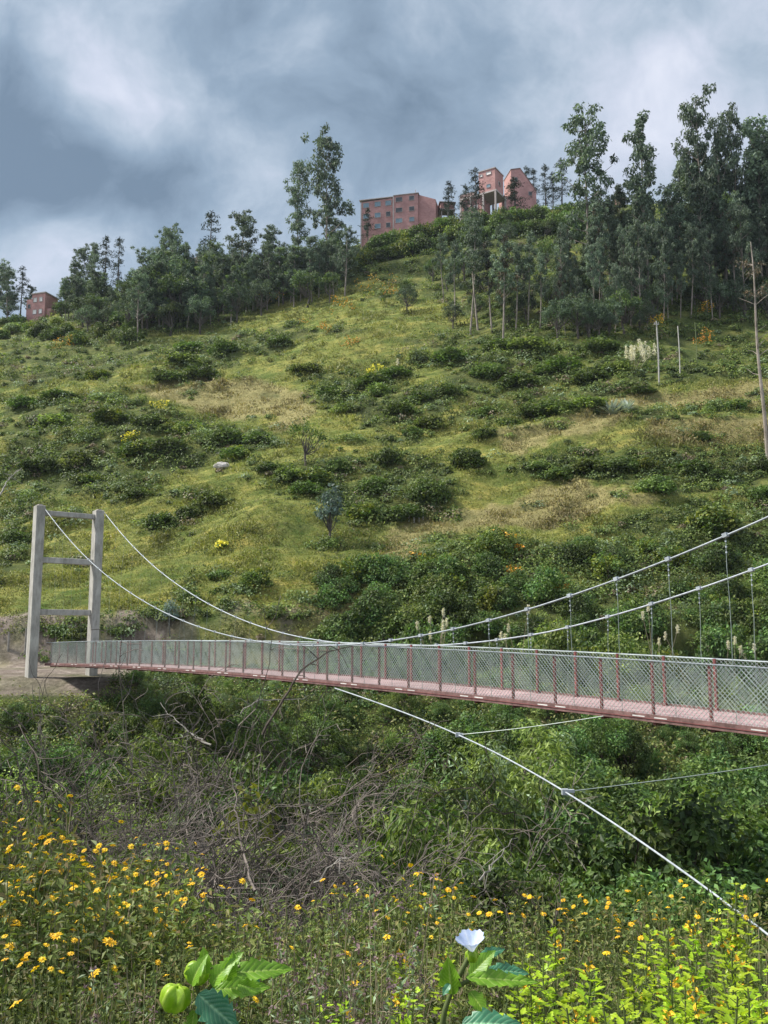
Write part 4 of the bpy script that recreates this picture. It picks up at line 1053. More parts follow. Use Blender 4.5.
# blossoms (orange and yellow flowering patches on shrubs)
def blossom(px, py, w, mat, label):
    P = hit(px, py+6); r = np.random.default_rng(int(px)); s = w/900*P[1]/2; mb = MB()
    n = 9; c = np.stack([r.normal(size=n)*s*.6, r.normal(size=n)*s*.6, s*(.5+.8*r.random(n))], 1)
    clumps(mb, c, s*.4, 22, .16, .11, M['shrub_mid'], r=r)
    clumps(mb, c+[0, 0, s*.2], s*.4, 16, .2, .14, M[mat], r=r, up=1)
    o = mb.build('flowering_shrub'); o.location = P; tag(o, label+' '+where(px, py), 'shrub', 'blossoming shrubs on the hill', px)
for px, py, w, m in ((500,540,22,'orangebloom'),(516,548,12,'orangebloom'),(515,570,12,'orangebloom'),(420,558,14,'orangebloom'),(560,590,14,'orangebloom'),(690,588,12,'yellowbloom'),(440,708,22,'orangebloom'),(504,722,20,'orangebloom'),(545,722,14,'yellowbloom'),(700,345,24,'orangebloom'),
                     (318,332,26,'orangebloom'),(270,300,22,'orangebloom'),(375,290,30,'orangebloom'),(340,310,24,'orangebloom'),(60,345,20,'orangebloom'),(374,370,12,'yellowbloom'),(222,545,12,'yellowbloom'),(160,405,14,'yellowbloom'),(400,295,22,'orangebloom'),(350,345,20,'orangebloom'),(130,440,18,'yellowbloom'),(660,325,20,'orangebloom'),(705,310,18,'orangebloom')):
    if 690 < py < 730: continue
    blossom(px, py, w, m, ('orange' if m[0] == 'o' else 'yellow')+'-flowering shrub')
# ------------------------------------------------------------------ undergrowth in the ravine
NBV = 1
NB = {
 'olive': [bush_mesh('bush', 1.6, 2.6, 84, 90, .115, .04, ['olive', 'olive', 'shrub_mid'], 200+i, hang=.7, twigs=30, cr=.21, twigmat='twig') for i in range(3)],
 'grey': [bush_mesh('bush', 1.5, 2.5, 78, 90, .12, .035, ['greyleaf', 'olive'], 210+i, hang=.6, twigs=34, cr=.21, twigmat='twig') for i in range(3)],
 'deep': [bush_mesh('bush', 1.8, 2.8, 96, 90, .11, .06, ['deep', 'shrub_dark'], 220+i, hang=.2, twigs=24, cr=.20) for i in range(3)],
 'mid': [bush_mesh('bush', 1.6, 2.4, 70, 90, .11, .055, ['deep', 'shrub_mid'], 230+i, hang=.3, twigs=24, cr=.21) for i in range(2)],
 'yell': [bush_mesh('bush', 1.0, 1.6, 40, 70, .11, .05, ['shrub_yellow', 'shrub_mid'], 240, hang=.3, twigs=14, cr=.28)],
}
def tangle(seed, w, h, n, mat='twig'):
    r = np.random.default_rng(seed); mb = MB(); A = []; B = []; R0 = []; R1 = []
    def grow(p, d, L, rad, lvl):
        k = 5
        for i in range(k):
            q = p+d*L/k; A.append(p); B.append(q); R0.append(rad*(1-.12*i)); R1.append(rad*(1-.12*(i+1)))
            p = q; d = nrm(d+r.normal(size=3)*.28+np.array([0, 0, -.05]))
            if lvl < 3 and r.random() < .75:
                grow(p, nrm(d+r.normal(size=3)*.8), L*.55, rad*.55, lvl+1)
    for k in range(n):
        az = r.random()*2*PI; b = np.array([math.cos(az), math.sin(az), 0])*w*.5*r.random()
        d = nrm(np.array([math.cos(az)*r.random()*1.4, math.sin(az)*r.random()*1.4, .7+.5*r.random()]))
        grow(b, d, h*(.7+.5*r.random()), .012+.012*r.random(), 0)
    R0 = np.maximum(R0, .0045); R1 = np.maximum(R1, .004)
    mb.tubes(A, B, R0, R1, M[mat], 3)
    return mb.mesh('thicket')
TG = [tangle(300+i, 1.7, 2.4, 11) for i in range(4)]+[tangle(310, 1.8, 2.4, 12, 'twigdark'), tangle(311, 1.8, 2.4, 12, 'twigdark')]
def at(px, py, depth):
    """a point on the ground whose plant top should reach picture row py"""
    d = ray(px, py); P = d/d[1]*depth; zt = P[2]; P[2] = ground(P[0], P[1]); return P, zt
UG = []
def under(px, py, depth, kind, shared=True, label=None):
    P, zt = at(px, py, depth); zt += random.uniform(-.055, .02)*depth if shared and depth < 41 else 0; lib = NB[kind] if kind in NB else TG
    me = random.choice(lib); h0 = {'olive': 2.7, 'grey': 2.6, 'deep': 3.0, 'mid': 2.6, 'yell': 1.7}.get(kind, 2.6)
    s = (zt-P[2])/h0
    if s < .25: s = .35
    sx = min(s, 1.5+.02*depth)*random.uniform(.8, 1.15)
    o = link({'t': 'dry_thicket', }.get(kind, 'bush'), me); o.location = P; o.rotation_euler = (0, 0, random.uniform(0, 6.28)); o.scale = (sx, sx, s)
    if kind == 't': lb, cat, g = 'tangled leafless grey-brown thicket among the bushes below the bridge', 'thicket', 'leafless thickets below the bridge'
    else:
        nm = {'olive': 'olive-green drooping bush', 'grey': 'grey-green narrow-leaved bush', 'deep': 'deep green leafy bush', 'mid': 'mid green leafy bush', 'yell': 'small yellow-green bush'}[kind]
        g = nm+'es filling the ravine'; cat = 'bush'; lb = nm+' in the undergrowth below the bridge'
    if label: lb = label; shared = False
    tag(o, lb, cat, g, px, shared)
    return o
def col(px, row):   # which plant fills which part of the ravine
    x = random.random()
    if px < 130 and row < 740: return 'deep' if x < .75 else 'mid'
    if px > 560: return 'deep' if x < .62 else ('mid' if x < .9 else 'olive')
    if px > 400: return random.choice(['olive', 'grey', 'deep', 'mid', 'olive', 'deep'])
    if row > 770: return random.choice(['t', 't', 'grey', 'grey', 'mid', 'olive'])
    return random.choice(['olive', 'grey', 't', 'deep', 'grey', 'mid', 'olive'])
rows = [(44.5, 684, 26), (41.5, 694, 34), (38, 705, 42), (34, 722, 44), (30, 742, 46), (26, 764, 50), (22.5, 790, 54), (19.5, 815, 58), (16.5, 842, 62)]
for depth, row, step in rows:
    px = -40+random.uniform(0, 20)
    while px < 820:
        rr = row+random.uniform(-10, 12)+(8 if px > 600 else 0)
        # keep clear of the deck: tops stay under the bridge where it passes over
        if depth > 38 and px < 150: rr = max(rr, 688)
        if depth > 44 and (px < 125 or px > 420): px += 26; continue
        if depth > 44: rr = np.interp(px, [125, 300, 420], [680, 690, 702])+random.uniform(0, 9)
        under(px, rr+(0 if px > 130 else 4), depth+random.uniform(-1.2, 1.2), col(px, rr))
        px += step*random.uniform(.85, 1.3)
for k in range(58):        # growth on the bank right under and behind the deck line
    px = 120+k*12.2+random.uniform(-5, 5); dp = random.uniform(41.5, 46) if k % 2 else random.uniform(38, 42)
    if px < 330: row = np.interp(px, [120, 330], [678, 688])+(random.uniform(2, 10) if k % 2 else random.uniform(12, 24))
    else: row = random.uniform(672, 700) if k % 2 else random.uniform(700, 722)
    under(px, row, dp, random.choice(['deep', 'mid', 'olive', 'deep', 'grey']))
under(90, 706, 40, 'deep', label='broad very dark green bush on the bank below the tower')
under(160, 724, 30, 'olive', label='pale olive bush with curling twigs below the far end of the deck')
under(255, 775, 20, 'yell', label='small bright yellow-green bush in the middle of the leafless thicket')
under(440, 775, 19, 'olive', label='large olive drooping bush left of the guy cable')
under(640, 822, 15.5, 'mid', label='rounded pale green bush below the right half of guy cable')
under(690, 770, 20, 'deep', label='big deep green tree-like bush behind the guy cable at right')
for px, py, dp in ((200,745,24),(250,800,17),(300,810,16.5),(350,800,18),(180,800,17),(130,785,19),(220,820,15),(390,820,17),(60,770,20),(320,790,17),(350,770,20),(200,775,20),(285,830,14.5)):
    under(px, py, dp, 't')
def deadlimb(pts, r0, label, side=8, mat='deadwood', seed=0):
    r = np.random.default_rng(seed); P = np.array([ray(a, b)/ray(a, b)[1]*d for a, b, d in pts])
    t = np.linspace(0, 1, len(P)); ti = np.linspace(0, 1, 16)
    Q = np.stack([np.interp(ti, t, P[:, k]) for k in range(3)], 1); Q[1:-1] = (Q[:-2]+Q[1:-1]+Q[2:])/3
    Q += r.normal(size=Q.shape)*.02
    mb = MB(); mb.path(Q, r0, r0*.25, M[mat], 5); A = []; B = []
    for k in range(side):
        i = r.integers(3, 15); e = Q[i]+r.normal(size=3)*.32; m_ = (Q[i]+e)/2+r.normal(size=3)*.1
        mb.path([Q[i], m_, e], r0*.4, r0*.12, M[mat], 4)
    o = mb.build('dead_branch'); tag(o, label, 'dead branch', 'bare dead branches', pts[0][0])
deadlimb([(262,735,24),(283,700,24),(300,672,24),(325,652,24.3),(352,646,24.6)], .04, 'dark bare branch arching up across the bridge fence', 9, 'twigdark', 1)
deadlimb([(255,890,13),(240,840,14),(236,800,14.5),(230,770,15)], .02, 'long grey bare branch slanting up through the leafless thicket', 8, 'twig', seed=2)
deadlimb([(210,745,22),(185,730,23),(160,703,24)], .022, 'bleached bare branch below the far half of deck', 9, seed=3)
deadlimb([(315,885,14),(335,860,14),(350,856,14),(380,845,14)], .018, 'grey hooked branch above the yellow flowers left of centre', 6, seed=4)
deadlimb([(480,880,14),(500,855,14.5),(518,835,15)], .015, 'forked bare branch below the guy cable near centre', 7, seed=5)
deadlimb([(240,712,27),(258,700,27),(300,700,27.5),(315,694,27.5)], .025, 'pale crooked branch just under the deck', 8, seed=6)
deadlimb([(0,495,52),(8,480,53),(18,470,54)], .05, 'thin dead branch at the left picture edge on the slope', 7, seed=7)
# leafy filler low in the ravine: one object, a mass nobody could count
def ravine_stuff():
    n = 2300
    px = rng.uniform(-80, 850, n); Y = rng.uniform(5.5, 43, n)**1.0
    X = (px-384)/900*Y; Z = ground(X, Y)
    P = np.stack([X, Y, Z], 1); per = 46; i = np.repeat(np.arange(n), per); m = len(i)
    s = rng.uniform(.35, .9, n)*np.clip(Y/14, .5, 1.4); d = rdir(m); d[:, 2] = np.abs(d[:, 2])
    pos = P[i]+d*(s[i]*(.5+.5*rng.random(m)))[:, None]*[1, 1, 1.3]
    nn = nrm(d+rdir(m)*.7); t = nrm(np.cross(nn, rdir(m)))
    L = .10*(.6+.7*rng.random(m))*np.clip(P[i][:, 1]/14, .55, 1.6)
    mb = MB(); mb.leaves(pos, t, nn, L, L*.5, M['herb'])
    o = mb.build('ravine_undergrowth'); o['label'] = 'low leafy undergrowth carpeting the ravine floor'; o['category'] = 'undergrowth'; struct(o, 'stuff')
ravine_stuff()
def bank_stuff():
    n = 5200
    px = rng.uniform(-60, 830, n); Y = rng.uniform(35, 53.5, n); X = (px-384)/900*Y
    k_ = ~((X < -12.5+fbm(Y/2, X/2, 88, 2)*2) & (Y > 43)) & ~((X < -5) & (Y > 50.5)); X, Y = X[k_], Y[k_]; n = len(X)
    P = np.stack([X, Y, ground(X, Y)], 1); s = .22+.5*rng.random(n)**1.5; per = 60; i = np.repeat(np.arange(n), per); m = len(i)
    d = rdir(m); d[:, 2] = np.abs(d[:, 2]); pos = P[i]+d*(s[i]*(.55+.45*rng.random(m)))[:, None]*[1.2, 1.2, 1]
    nn = nrm(d+rdir(m)*.7); t = nrm(np.cross(nn, rdir(m))); L = .12*(.6+.7*rng.random(m)); kd = rng.random(n)[i]; mb = MB()
    for lo, hi, mk in ((0, .4, 'scrub'), (.4, .65, 'olive'), (.65, .85, 'deep'), (.85, .93, 'greyleaf'), (.93, 1.1, 'brush')):
        g_ = (kd >= lo) & (kd < hi); mb.leaves(pos[g_], t[g_], nn[g_], L[g_], L[g_]*.5, M[mk])
    o = mb.build('bank_undergrowth'); o['label'] = 'low leafy growth covering the bank beneath the deck'; o['category'] = 'undergrowth'; struct(o, 'stuff')
bank_stuff()
# ------------------------------------------------------------------ yellow flower bushes
def flower_mesh(seed, R_=.024):
    r = np.random.default_rng(seed); mb = MB(); n = 9
    az = np.arange(n)*2*PI/n+r.normal(size=n)*.1
    D = np.stack([np.cos(az), np.sin(az), .15+0*az], 1); D = nrm(D)
    mb.leaves(D*.006, D, np.tile([0, 0, 1.], (n, 1)), R_, R_*.62, M['petal'], .25)
    V = [(0, 0, .012)]+[(math.cos(a)*.011, math.sin(a)*.011, .004) for a in np.arange(8)*PI/4]
    mb.add(V, [(0, 1+i, 1+(i+1) % 8) for i in range(8)], M['eyeorange'])
    return mb.mesh('flower')
FL = [flower_mesh(i) for i in range(3)]
def flowerbush(seed, w, h, stems, leafmat_='flowerleaf', L=.085):
    r = np.random.default_rng(seed); st = MB(); lf = MB(); tips = []
    P = []; D = []; Nn = []
    for k in range(stems):
        az = r.random()*2*PI; rr = w*r.random()**.6; e = np.array([math.cos(az)*rr, math.sin(az)*rr, h*(.62+.42*r.random()-.15*rr/w)])
        b = np.array([math.cos(az)*rr*.35, math.sin(az)*rr*.35, 0]); m_ = (b+e)/2+r.normal(size=3)*.06*h
        u = np.linspace(0, 1, 8)[:, None]; Q = b*(1-u)**2+2*m_*u*(1-u)+e*u*u
        st.path(Q, .007, .003, M['stem' if k % 6 else 'stemdry'], 3); tips.append(e)
        for g in range(20):
            q = .2+.8*r.random(); p = np.array([np.interp(q, u[:, 0], Q[:, j]) for j in range(3)])
            P.append(p); a2 = r.random()*2*PI; D.append([math.cos(a2), math.sin(a2), .35*r.normal()]); Nn.append([0, 0, 1])
    P = np.array(P); D = nrm(np.array(D)); Nn = nrm(np.array(Nn)+r.normal(size=P.shape)*.35)
    P = np.concatenate([P+r.normal(size=P.shape)*.03, P+D*.05]); D = np.concatenate([D, nrm(D+r.normal(size=D.shape)*.6)]); Nn = np.concatenate([Nn, Nn])
    s = .6+.8*r.random(len(P)); lf.leaves(P, D, Nn, L*s, L*.42*s, M[leafmat_], .25)
    return st.mesh('stems'), lf.mesh('foliage'), np.array(tips)
FB = [flowerbush(400+i, .75, 2.0, 70, L=.075) for i in range(4)]
FBD = [flowerbush(420+i, .7, 1.6, 74, ['herb', 'flowerleaf', 'olive'][i], .052) for i in range(3)]
def put_fb(px, row, depth, nfl, label, grp, protos=FB, shared=False, H0=2.0, cat='flower bush', name='yellow_flower_bush'):
    P, zt = at(px, row, depth); s = max(.35, (zt-P[2])/H0); pr = random.choice(protos)
    rz = random.uniform(0, 6.28)
    root = thing(name, label, cat, tuple(P), rz, grp, shared)
    sx = min(1.15, max(.7, s)); root.scale = (sx, sx, s)
    link('stems', pr[0], root); link('foliage', pr[1], root)
    if nfl:
        order = np.argsort(-pr[2][:, 2])[:nfl+6]; ch = np.random.default_rng(int(px+row*3)).permutation(order)[:nfl]
        for k in ch:
            f = link('flower', FL[k % 3], root); p = pr[2][k]; jt = np.random.default_rng(abs(int(k*7+px*13))).normal(size=3)*.035; f.location = (p[0]+jt[0], p[1]+jt[1], p[2]+.015+abs(jt[2])*.5)
            f.rotation_euler = (random.uniform(-.7, .7), random.uniform(-.7, .7), random.uniform(0, 6)); q = random.uniform(.6, 1.2)
            f.scale = (q/sx, q/sx, q/s)
    return root
YF = 'yellow-flowered bushes in the foreground'
left_fb = [(8,785,8.5,16),(42,790,8.6,10),(20,810,7.6,18),(58,830,7.9,14),(85,832,8.4,24),(115,835,8.6,26),(148,842,8.4,20),(105,850,7.6,26),(70,855,7.2,20),(30,850,6.8,18),(5,840,6.4,16),(135,868,7.2,22),(165,868,7.6,12),
           (95,885,6.6,14),(50,895,6.2,12),(15,905,5.8,10),(140,900,6.4,8),(180,905,6.6,6),(-20,860,6.5,8),(75,930,5.6,5),(120,940,5.6,5),(25,950,5.2,4)]
for x, r_, d, n in left_fb:
    put_fb(x, r_, d, n, 'leafy bush thick with yellow daisy flowers in the left foreground', YF, shared=True)
for x, r_, d, n in [(385,862,9.5,8),(402,868,9.3,8),(350,880,9.0,3),(372,890,8.6,4),(430,885,9.0,12),(455,898,8.6,10),(325,895,8.6,2),(480,905,8.6,6),(505,892,9.4,5),(530,890,9.5,5),(560,895,9.2,5),(590,892,9.4,7),(620,890,9.4,9),(645,889,9.4,14),(660,896,9.0,12),(690,878,9.6,4),
                    (712,884,9.2,3),(600,905,8.4,5),(670,910,8.4,7),(550,910,8.6,3),(745,880,9.5,3),(300,900,8.2,2),(755,905,8.6,2)]:
    put_fb(x, r_, d, n, 'weedy bush dotted with yellow flowers in the middle band of the foreground', YF+', middle', FB if n > 8 else FBD, True, H0=2.0 if n > 8 else 1.6)
for x, r_, d in [(200,900,7.6),(225,915,7.0),(250,905,7.4),(275,895,8),(215,935,6.2),(255,940,6.0),(290,930,6.6),(320,925,7),(345,915,7.4),(180,950,5.6),(400,905,8),(420,925,7),(385,940,6.4),(350,955,5.6),(300,965,5.4),(500,925,7.4),(535,928,7.4),(575,930,7.2),(610,935,7),(650,932,7),(700,930,7.2),(735,925,7.4),(560,950,6.2),(630,955,6.2),(700,955,6.2),(450,940,6.4),(150,970,5),(90,970,4.8),(40,980,4.6),(235,985,4.8),(-5,985,4.6),(760,955,6)]:
    put_fb(x, r_, d, random.choice([0, 0, 1, 2]), 'brownish-green weedy bush in the lower foreground', 'weedy bushes of the lower foreground', FBD, True, 1.6, 'weed', 'weedy_bush')
# grassy herbs close to the camera (stuff)
def near_herbs():
    n = 9000
    px = rng.uniform(-120, 900, n); Y = rng.uniform(2.2, 7.5, n)
    X = (px-384)/900*Y; Z = ground(X, Y); P = np.stack([X, Y, Z], 1)
    h = np.where(px > 420, .62, .45)*(.5+.7*rng.random(n)); mb = MB()
    lean = rng.normal(size=(n, 3))*[.14, .14, 0]; T = P+np.stack([0*h, 0*h, h], 1)+lean
    mb.tubes(P, T, .0025, .0012, M['stem'], 3)
    for mt, sel in (('herb', px < 440), ('herbbright', px >= 440)):
        q = np.where(sel | ((rng.random(n) < .3)))[0]; i = np.repeat(q, 12); m = len(i); u = .15+.85*rng.random(m)
        p = P[i]+(T[i]-P[i])*u[:, None]; az = rng.random(m)*2*PI
        D = nrm(np.stack([np.cos(az), np.sin(az), .3+.3*rng.normal(size=m)], 1))
        L = .05*(.5+.8*rng.random(m)); mb.leaves(p, D, nrm(np.array([0, 0, 1.])+rdir(m)*.4), L, L*.4, M[mt], .2)
    o = mb.build('foreground_herbs'); o['label'] = 'fine leafy herbs covering the near bank'; o['category'] = 'herbs'; struct(o, 'stuff')
near_herbs()
# ------------------------------------------------------------------ lime weeds bottom right
def lobed(mb, p, d, up, L, mat, r):
    """one lobed leaf as a fan of faces, slightly cupped"""
    s = nrm(np.cross(d, up)); up = np.cross(s, d)
    prof = [(0, .02), (.12, .22), (.26, .42), (.36, .24), (.52, .44), (.64, .2), (.82, .2), (1, 0)]
    Rr = [p+d*L*a+s*L*b+up*L*(.12*b-.15*a*a) for a, b in prof]; Ll = [p+d*L*a-s*L*b+up*L*(.12*b-.15*a*a) for a, b in prof]; Cc = [p+d*L*a-up*L*(.15*a*a+.02) for a, _ in prof]
    n = len(prof); V = np.array(Rr+Cc+Ll); f = []
    for i in range(n-1): f += [(i, i+1, n+i+1, n+i), (n+i, n+i+1, 2*n+i+1, 2*n+i)]
    mb.add(V, f, M[mat])
def weed(seed, H=1.2, nl=44, L=.066):
    r = np.random.default_rng(seed); st = MB(); lf = MB(); bd = lf
    u = np.linspace(0, 1, 9); bx, by = r.normal(size=2)*.05
    Q = np.stack([bx*np.sin(u*3), by*np.sin(u*2.4), u*H], 1); st.path(Q, .007, .003, M['stem'], 5)
    for k in range(nl):
        q = .25+.75*(k/nl)**.9; p = np.array([np.interp(q, u, Q[:, j]) for j in range(3)]); az = k*2.4+r.normal()*.3
        pet = .05*(1.2-q)+.012; d = nrm(np.array([math.cos(az), math.sin(az), .45+.6*(q-.5)])); e = p+d*pet
        st.tubes([p], [e], .002, .0015, M['stem'], 3)
        l = L*(1.15-.62*q)*(.7+.5*r.random())*(1 if q < .97 else .6)
        lobed(lf, e, nrm(d+r.normal(size=3)*.25+np.array([0, 0, -.15])), np.array([0, 0, 1.]), l, 'lime', r)
    for k in range(14):
        q = .5+.5*r.random(); p = np.array([np.interp(q, u, Q[:, j]) for j in range(3)])+r.normal(size=3)*.02
        clumps(bd, [p], .012, 8, .02, .012, M['herb' if r.random() < .5 else 'eyeorange'] if k % 3 == 0 else M['lime'], r=r)
    return st.mesh('stem'), lf.mesh('leaves')
WD = [weed(500+i, H=1.2, nl=62+i*6) for i in range(5)]
wd = [(738,884,4.2),(713,900,4.6),(668,935,4.4),(640,925,4.6),(690,925,4.4),(655,945,4.0),(628,950,3.8),(555,935,4.4),(548,955,4.0),(735,950,3.6),(755,960,3.4),(700,960,3.6),(672,975,3.3),(610,975,3.3),(585,965,3.6),(565,985,3.1),(520,945,4.6),(530,975,3.6),(640,990,3.0),(700,1000,2.9),(740,990,2.9),
      (600,1000,2.9),(575,1005,2.8),(545,1005,2.8),(665,1010,2.8),(765,985,3.1),(720,975,3.4),(445,955,4.8),(505,985,3.6),(405,955,5.0),(420,990,3.8),(620,1008,2.7),(685,985,3.2),(755,1005,2.7),(395,1000,3.6),(490,1005,3.2),(320,1000,3.9),(345,1008,3.6),(765,930,4.4)]
for k, (x, r_, d) in enumerate(wd):
    P, zt = at(x, r_, d); s = (zt-P[2])/1.2; pr = WD[k % 5]; sh = k not in (0, 1, 2, 7, 16, 27)
    lb = 'lime-green lobed weed in the crowd at the lower right' if sh else {0: 'tallest lime-green weed, crossing the guy cable near the right edge', 1: 'lime-green weed just left of the tallest one', 2: 'reddish-budded lime weed standing up left of the tallest ones', 7: 'upright lime weed spike right of the pale blue flower', 16: 'small lime weed spike close right of the pale blue flower', 27: 'thin lime weed standing left of the pale blue flower'}[k]
    t = thing('lime_weed', lb, 'weed', tuple(P), random.uniform(0, 6.28), 'lime-green weeds', sh); q = min(max(s, .7), 1.15); t.scale = (q, q, s)
    link('stem', pr[0], t); link('leaves', pr[1], t)
# tall dry weeds
def dryweed(seed, H=1.5):
    r = np.random.default_rng(seed); st = MB(); hd = st
    for k in range(5):
        e = np.array([r.normal()*.16, r.normal()*.16, H*(.7+.35*r.random())]); st.path([(0, 0, 0), e*.5+r.normal(size=3)*.03, e], .004, .002, M['stemdry'], 4)
        for g in range(9):
            q = .45+.55*r.random(); p = e*q; d = nrm(r.normal(size=3)+[0, 0, 1.2]); f = p+d*(.07+.08*r.random()); st.tubes([p], [f], .002, .0012, M['stemdry'], 3)
            clumps(hd, [f], .014, 9, .02, .01, M['purple'], r=r)
            clumps(hd, [p+(f-p)*.4], .02, 4, .04, .012, M['greyleaf'], r=r)
    return (st.mesh('dry_weed'),)
DW = [dryweed(600+i) for i in range(3)]
for k, (x, r_, d) in enumerate([(298,940,4.2),(384,885,4.6),(375,940,4.0),(280,960,3.8),(402,930,4.4),(365,975,3.4),(310,985,3.3),(140,960,4.2),(388,990,3.2),(346,945,4.2)]):
    P, zt = at(x, r_, d); s = (zt-P[2])/1.5; pr = DW[k % 3]
    t = link('dry_weed', pr[0]); t.location = P; t.rotation_euler = (0, 0, random.uniform(0, 6)); q = min(max(s, .6), 1.1); t.scale = (q, q, s)
    tag(t, 'tall thin straw-coloured weed with purplish seed heads', 'weed', 'dry weeds between the foreground plants')
# ------------------------------------------------------------------ the two near plants
def veinmat(name, base, vein, transl=.35, rough=.42):
    m, nt, out = newmat(name)
    at_ = N(nt, 'ShaderNodeAttribute', attribute_name='vein')
    nz = noise(nt, 60, 4)
    c = mixc(nt, at_.outputs['Fac'], base, vein)
    c = mixc(nt, 1, c, ramp(nt, [(.3, (.7,.75,.7)), (.7, (1.2,1.15,1.1))], nz), 'MULTIPLY')
    p = N(nt, 'ShaderNodeBsdfPrincipled', Roughness=rough); nt.links.new(c, p.inputs['Base Color'])
    t = N(nt, 'ShaderNodeBsdfTranslucent'); nt.links.new(c, t.inputs['Color'])
    mx = N(nt, 'ShaderNodeMixShader'); mx.inputs[0].default_value = transl
    nt.links.new(p.outputs[0], mx.inputs[1]); nt.links.new(t.outputs[0], mx.inputs[2]); nt.links.new(mx.outputs[0], out.inputs[0])
    return m
M['bigleaf'] = veinmat('fresh_green_leaf', (.17,.36,.02), (.42,.6,.12), .45)
M['darkleaf'] = veinmat('blue_green_leaf', (.035,.17,.09), (.22,.42,.25), .15)
M['calyx'] = veinmat('lantern_calyx', (.27,.46,.02), (.5,.66,.10), .45)
M['bell'] = veinmat('pale_blue_petal', (.42,.52,.80), (.80,.84,.95), .3, .5)
def blade(mb_name, parent, L, W, mat, base, d, up, teeth=6, curl=.25, cup=.25, ruffle=.05, label=None):
    """toothed leaf: fine grid, fold along the midrib, raised side veins; grid keeps a vein mask"""
    nu, nv = 84, 33; V = []; vein = []
    d = nrm(np.array(d, float)); s = nrm(np.cross(d, up)); up = np.cross(s, d)
    for i in range(nu):
        a = i/(nu-1); half = W/2*(math.sin(PI*min(1, a**.75))**.85)*(1 if a < .5 else (1-.15*(a-.5)))
        saw = 1-.30*((a*teeth*1.0) % 1) if .08 < a < .95 else 1
        for j in range(nv):
            b = (j/(nv-1))*2-1; y = b*half*(1-(1-saw)*abs(b)**3)
            q = (a-.55*abs(b)*W/L)*9
            vv = max(0, 1-abs((q % 1)-.5)*7); mid = max(0, 1-abs(b)*9)
            z = cup*abs(y)-curl*L*a*a+ruffle*L*math.sin(a*14+(1 if b > 0 else 2.5))*abs(b)**2*.5+.012*L*(1-vv)*(1-abs(b))*1.5
            V.append(np.array(base)+d*a*L+s*y+up*z); vein.append(min(1, vv*.6+mid))
    f = [(i*nv+j, i*nv+j+1, (i+1)*nv+j+1, (i+1)*nv+j) for i in range(nu-1) for j in range(nv-1)]
    mb = MB(); mb.add(V, f, M[mat]); me = mb.mesh(mb_name, True)
    at_ = me.attributes.new('vein', 'FLOAT', 'POINT'); at_.data.foreach_set('value', np.array(vein, np.float32))
    o = link(mb_name, me, parent)
    if label: o['label'] = label
    return o
def lantern(parent, c, R_, ax, label=None):
    """five-winged papery calyx"""
    V = []; vein = []; nu, nv = 18, 40; ax = nrm(np.array(ax, float)); u = nrm(np.cross(ax, [.3, 1, .2])); v = np.cross(ax, u)
    for i in range(nu):
        th = PI*i/(nu-1); rr = math.sin(th)**.75; zf = lambda wing: -math.cos(th)*1.02-.45*math.exp(-((PI-th)/.4)**2)*(1.25-wing)
        for j in range(nv):
            ph = 2*PI*j/nv; wing = abs(math.cos(ph*2.5)); z = zf(wing); q = .84+.42*wing**2.2+.035*math.sin(i*1.3+j*.7)+.03*math.sin(j*1.9-i*.8)
            V.append(np.array(c)+R_*(u*math.cos(ph)*rr*q+v*math.sin(ph)*rr*q+ax*z)); vein.append(max(wing**10, .35*max(0, 1-abs((i*.7+wing*2) % 1-.5)*6)))
    f = [(i*nv+j, i*nv+(j+1) % nv, (i+1)*nv+(j+1) % nv, (i+1)*nv+j) for i in range(nu-1) for j in range(nv)]
    mb = MB(); mb.add(V, f, M['calyx']); me = mb.mesh('calyx', True); a = me.attributes.new('vein', 'FLOAT', 'POINT'); a.data.foreach_set('value', np.array(vein, np.float32))
    return link('calyx', me, parent)
DN = 1.15
def q(px, py, d=DN, org=None):
    r_ = ray(px, py); P = r_/r_[1]*d
    return P-(org if org is not None else 0)
def px2m(n, d=DN): return n/900*d
def stem_to_ground(mb, top, g, r0=.0045, r1=.0028, mid=None):
    pts_ = [g, g+(top-g)*.5+np.array([.02, .01, 0]), top] if mid is None else [g]+mid+[top]
    u = np.linspace(0, 1, len(pts_)); ti = np.linspace(0, 1, 14); Q = np.stack([np.interp(ti, u, [p[k] for p in pts_]) for k in range(3)], 1)
    Q[1:-1] = (Q[:-2]+Q[1:-1]*2+Q[2:])/4; mb.path(Q, r0, r1, M['stem'], 8)
# left plant
g = q(196, 1180); g[2] = ground(g[0], g[1])
lp = thing('lantern_plant', 'bright green plant with swollen lantern pods at the bottom edge, left of centre', 'plant', tuple(g)); O = g
mb = MB(); stem_to_ground(mb, q(200, 1000, org=O), g-O, mid=[q(190, 1060, org=O)]); mb.path([q(200, 1000, org=O), q(212, 985, org=O), q(228, 972, org=O), q(240, 966, org=O)], .003, .002, M['stem'], 6)
mb.path([q(192, 1015, org=O), q(180, 1003, org=O), q(177, 996, org=O)], .0025, .002, M['stem'], 6); mb.path([q(200, 1000, org=O), q(196, 985, org=O), q(197, 978, org=O)], .0025, .002, M['stem'], 6)
mb.build('stem', lp, True)
lantern(lp, q(175, 998, DN-.02, O), px2m(12), (.25, .15, 1)); lantern(lp, q(197, 973, DN, O), px2m(10), (.35, .3, 1)); lantern(lp, q(219, 981, DN+.01, O), px2m(8), (-.3, -.3, .9))
blade('leaf', lp, px2m(50), px2m(34), 'darkleaf', q(198, 994, DN-.03, O), (.85, -.15, -.62), (-.35, -.8, .5), 7, .05, .15)
blade('leaf', lp, px2m(62), px2m(24), 'bigleaf', q(228, 974, DN, O), (1, .15, .04), (0, -.75, .7), 6, .06, .35)
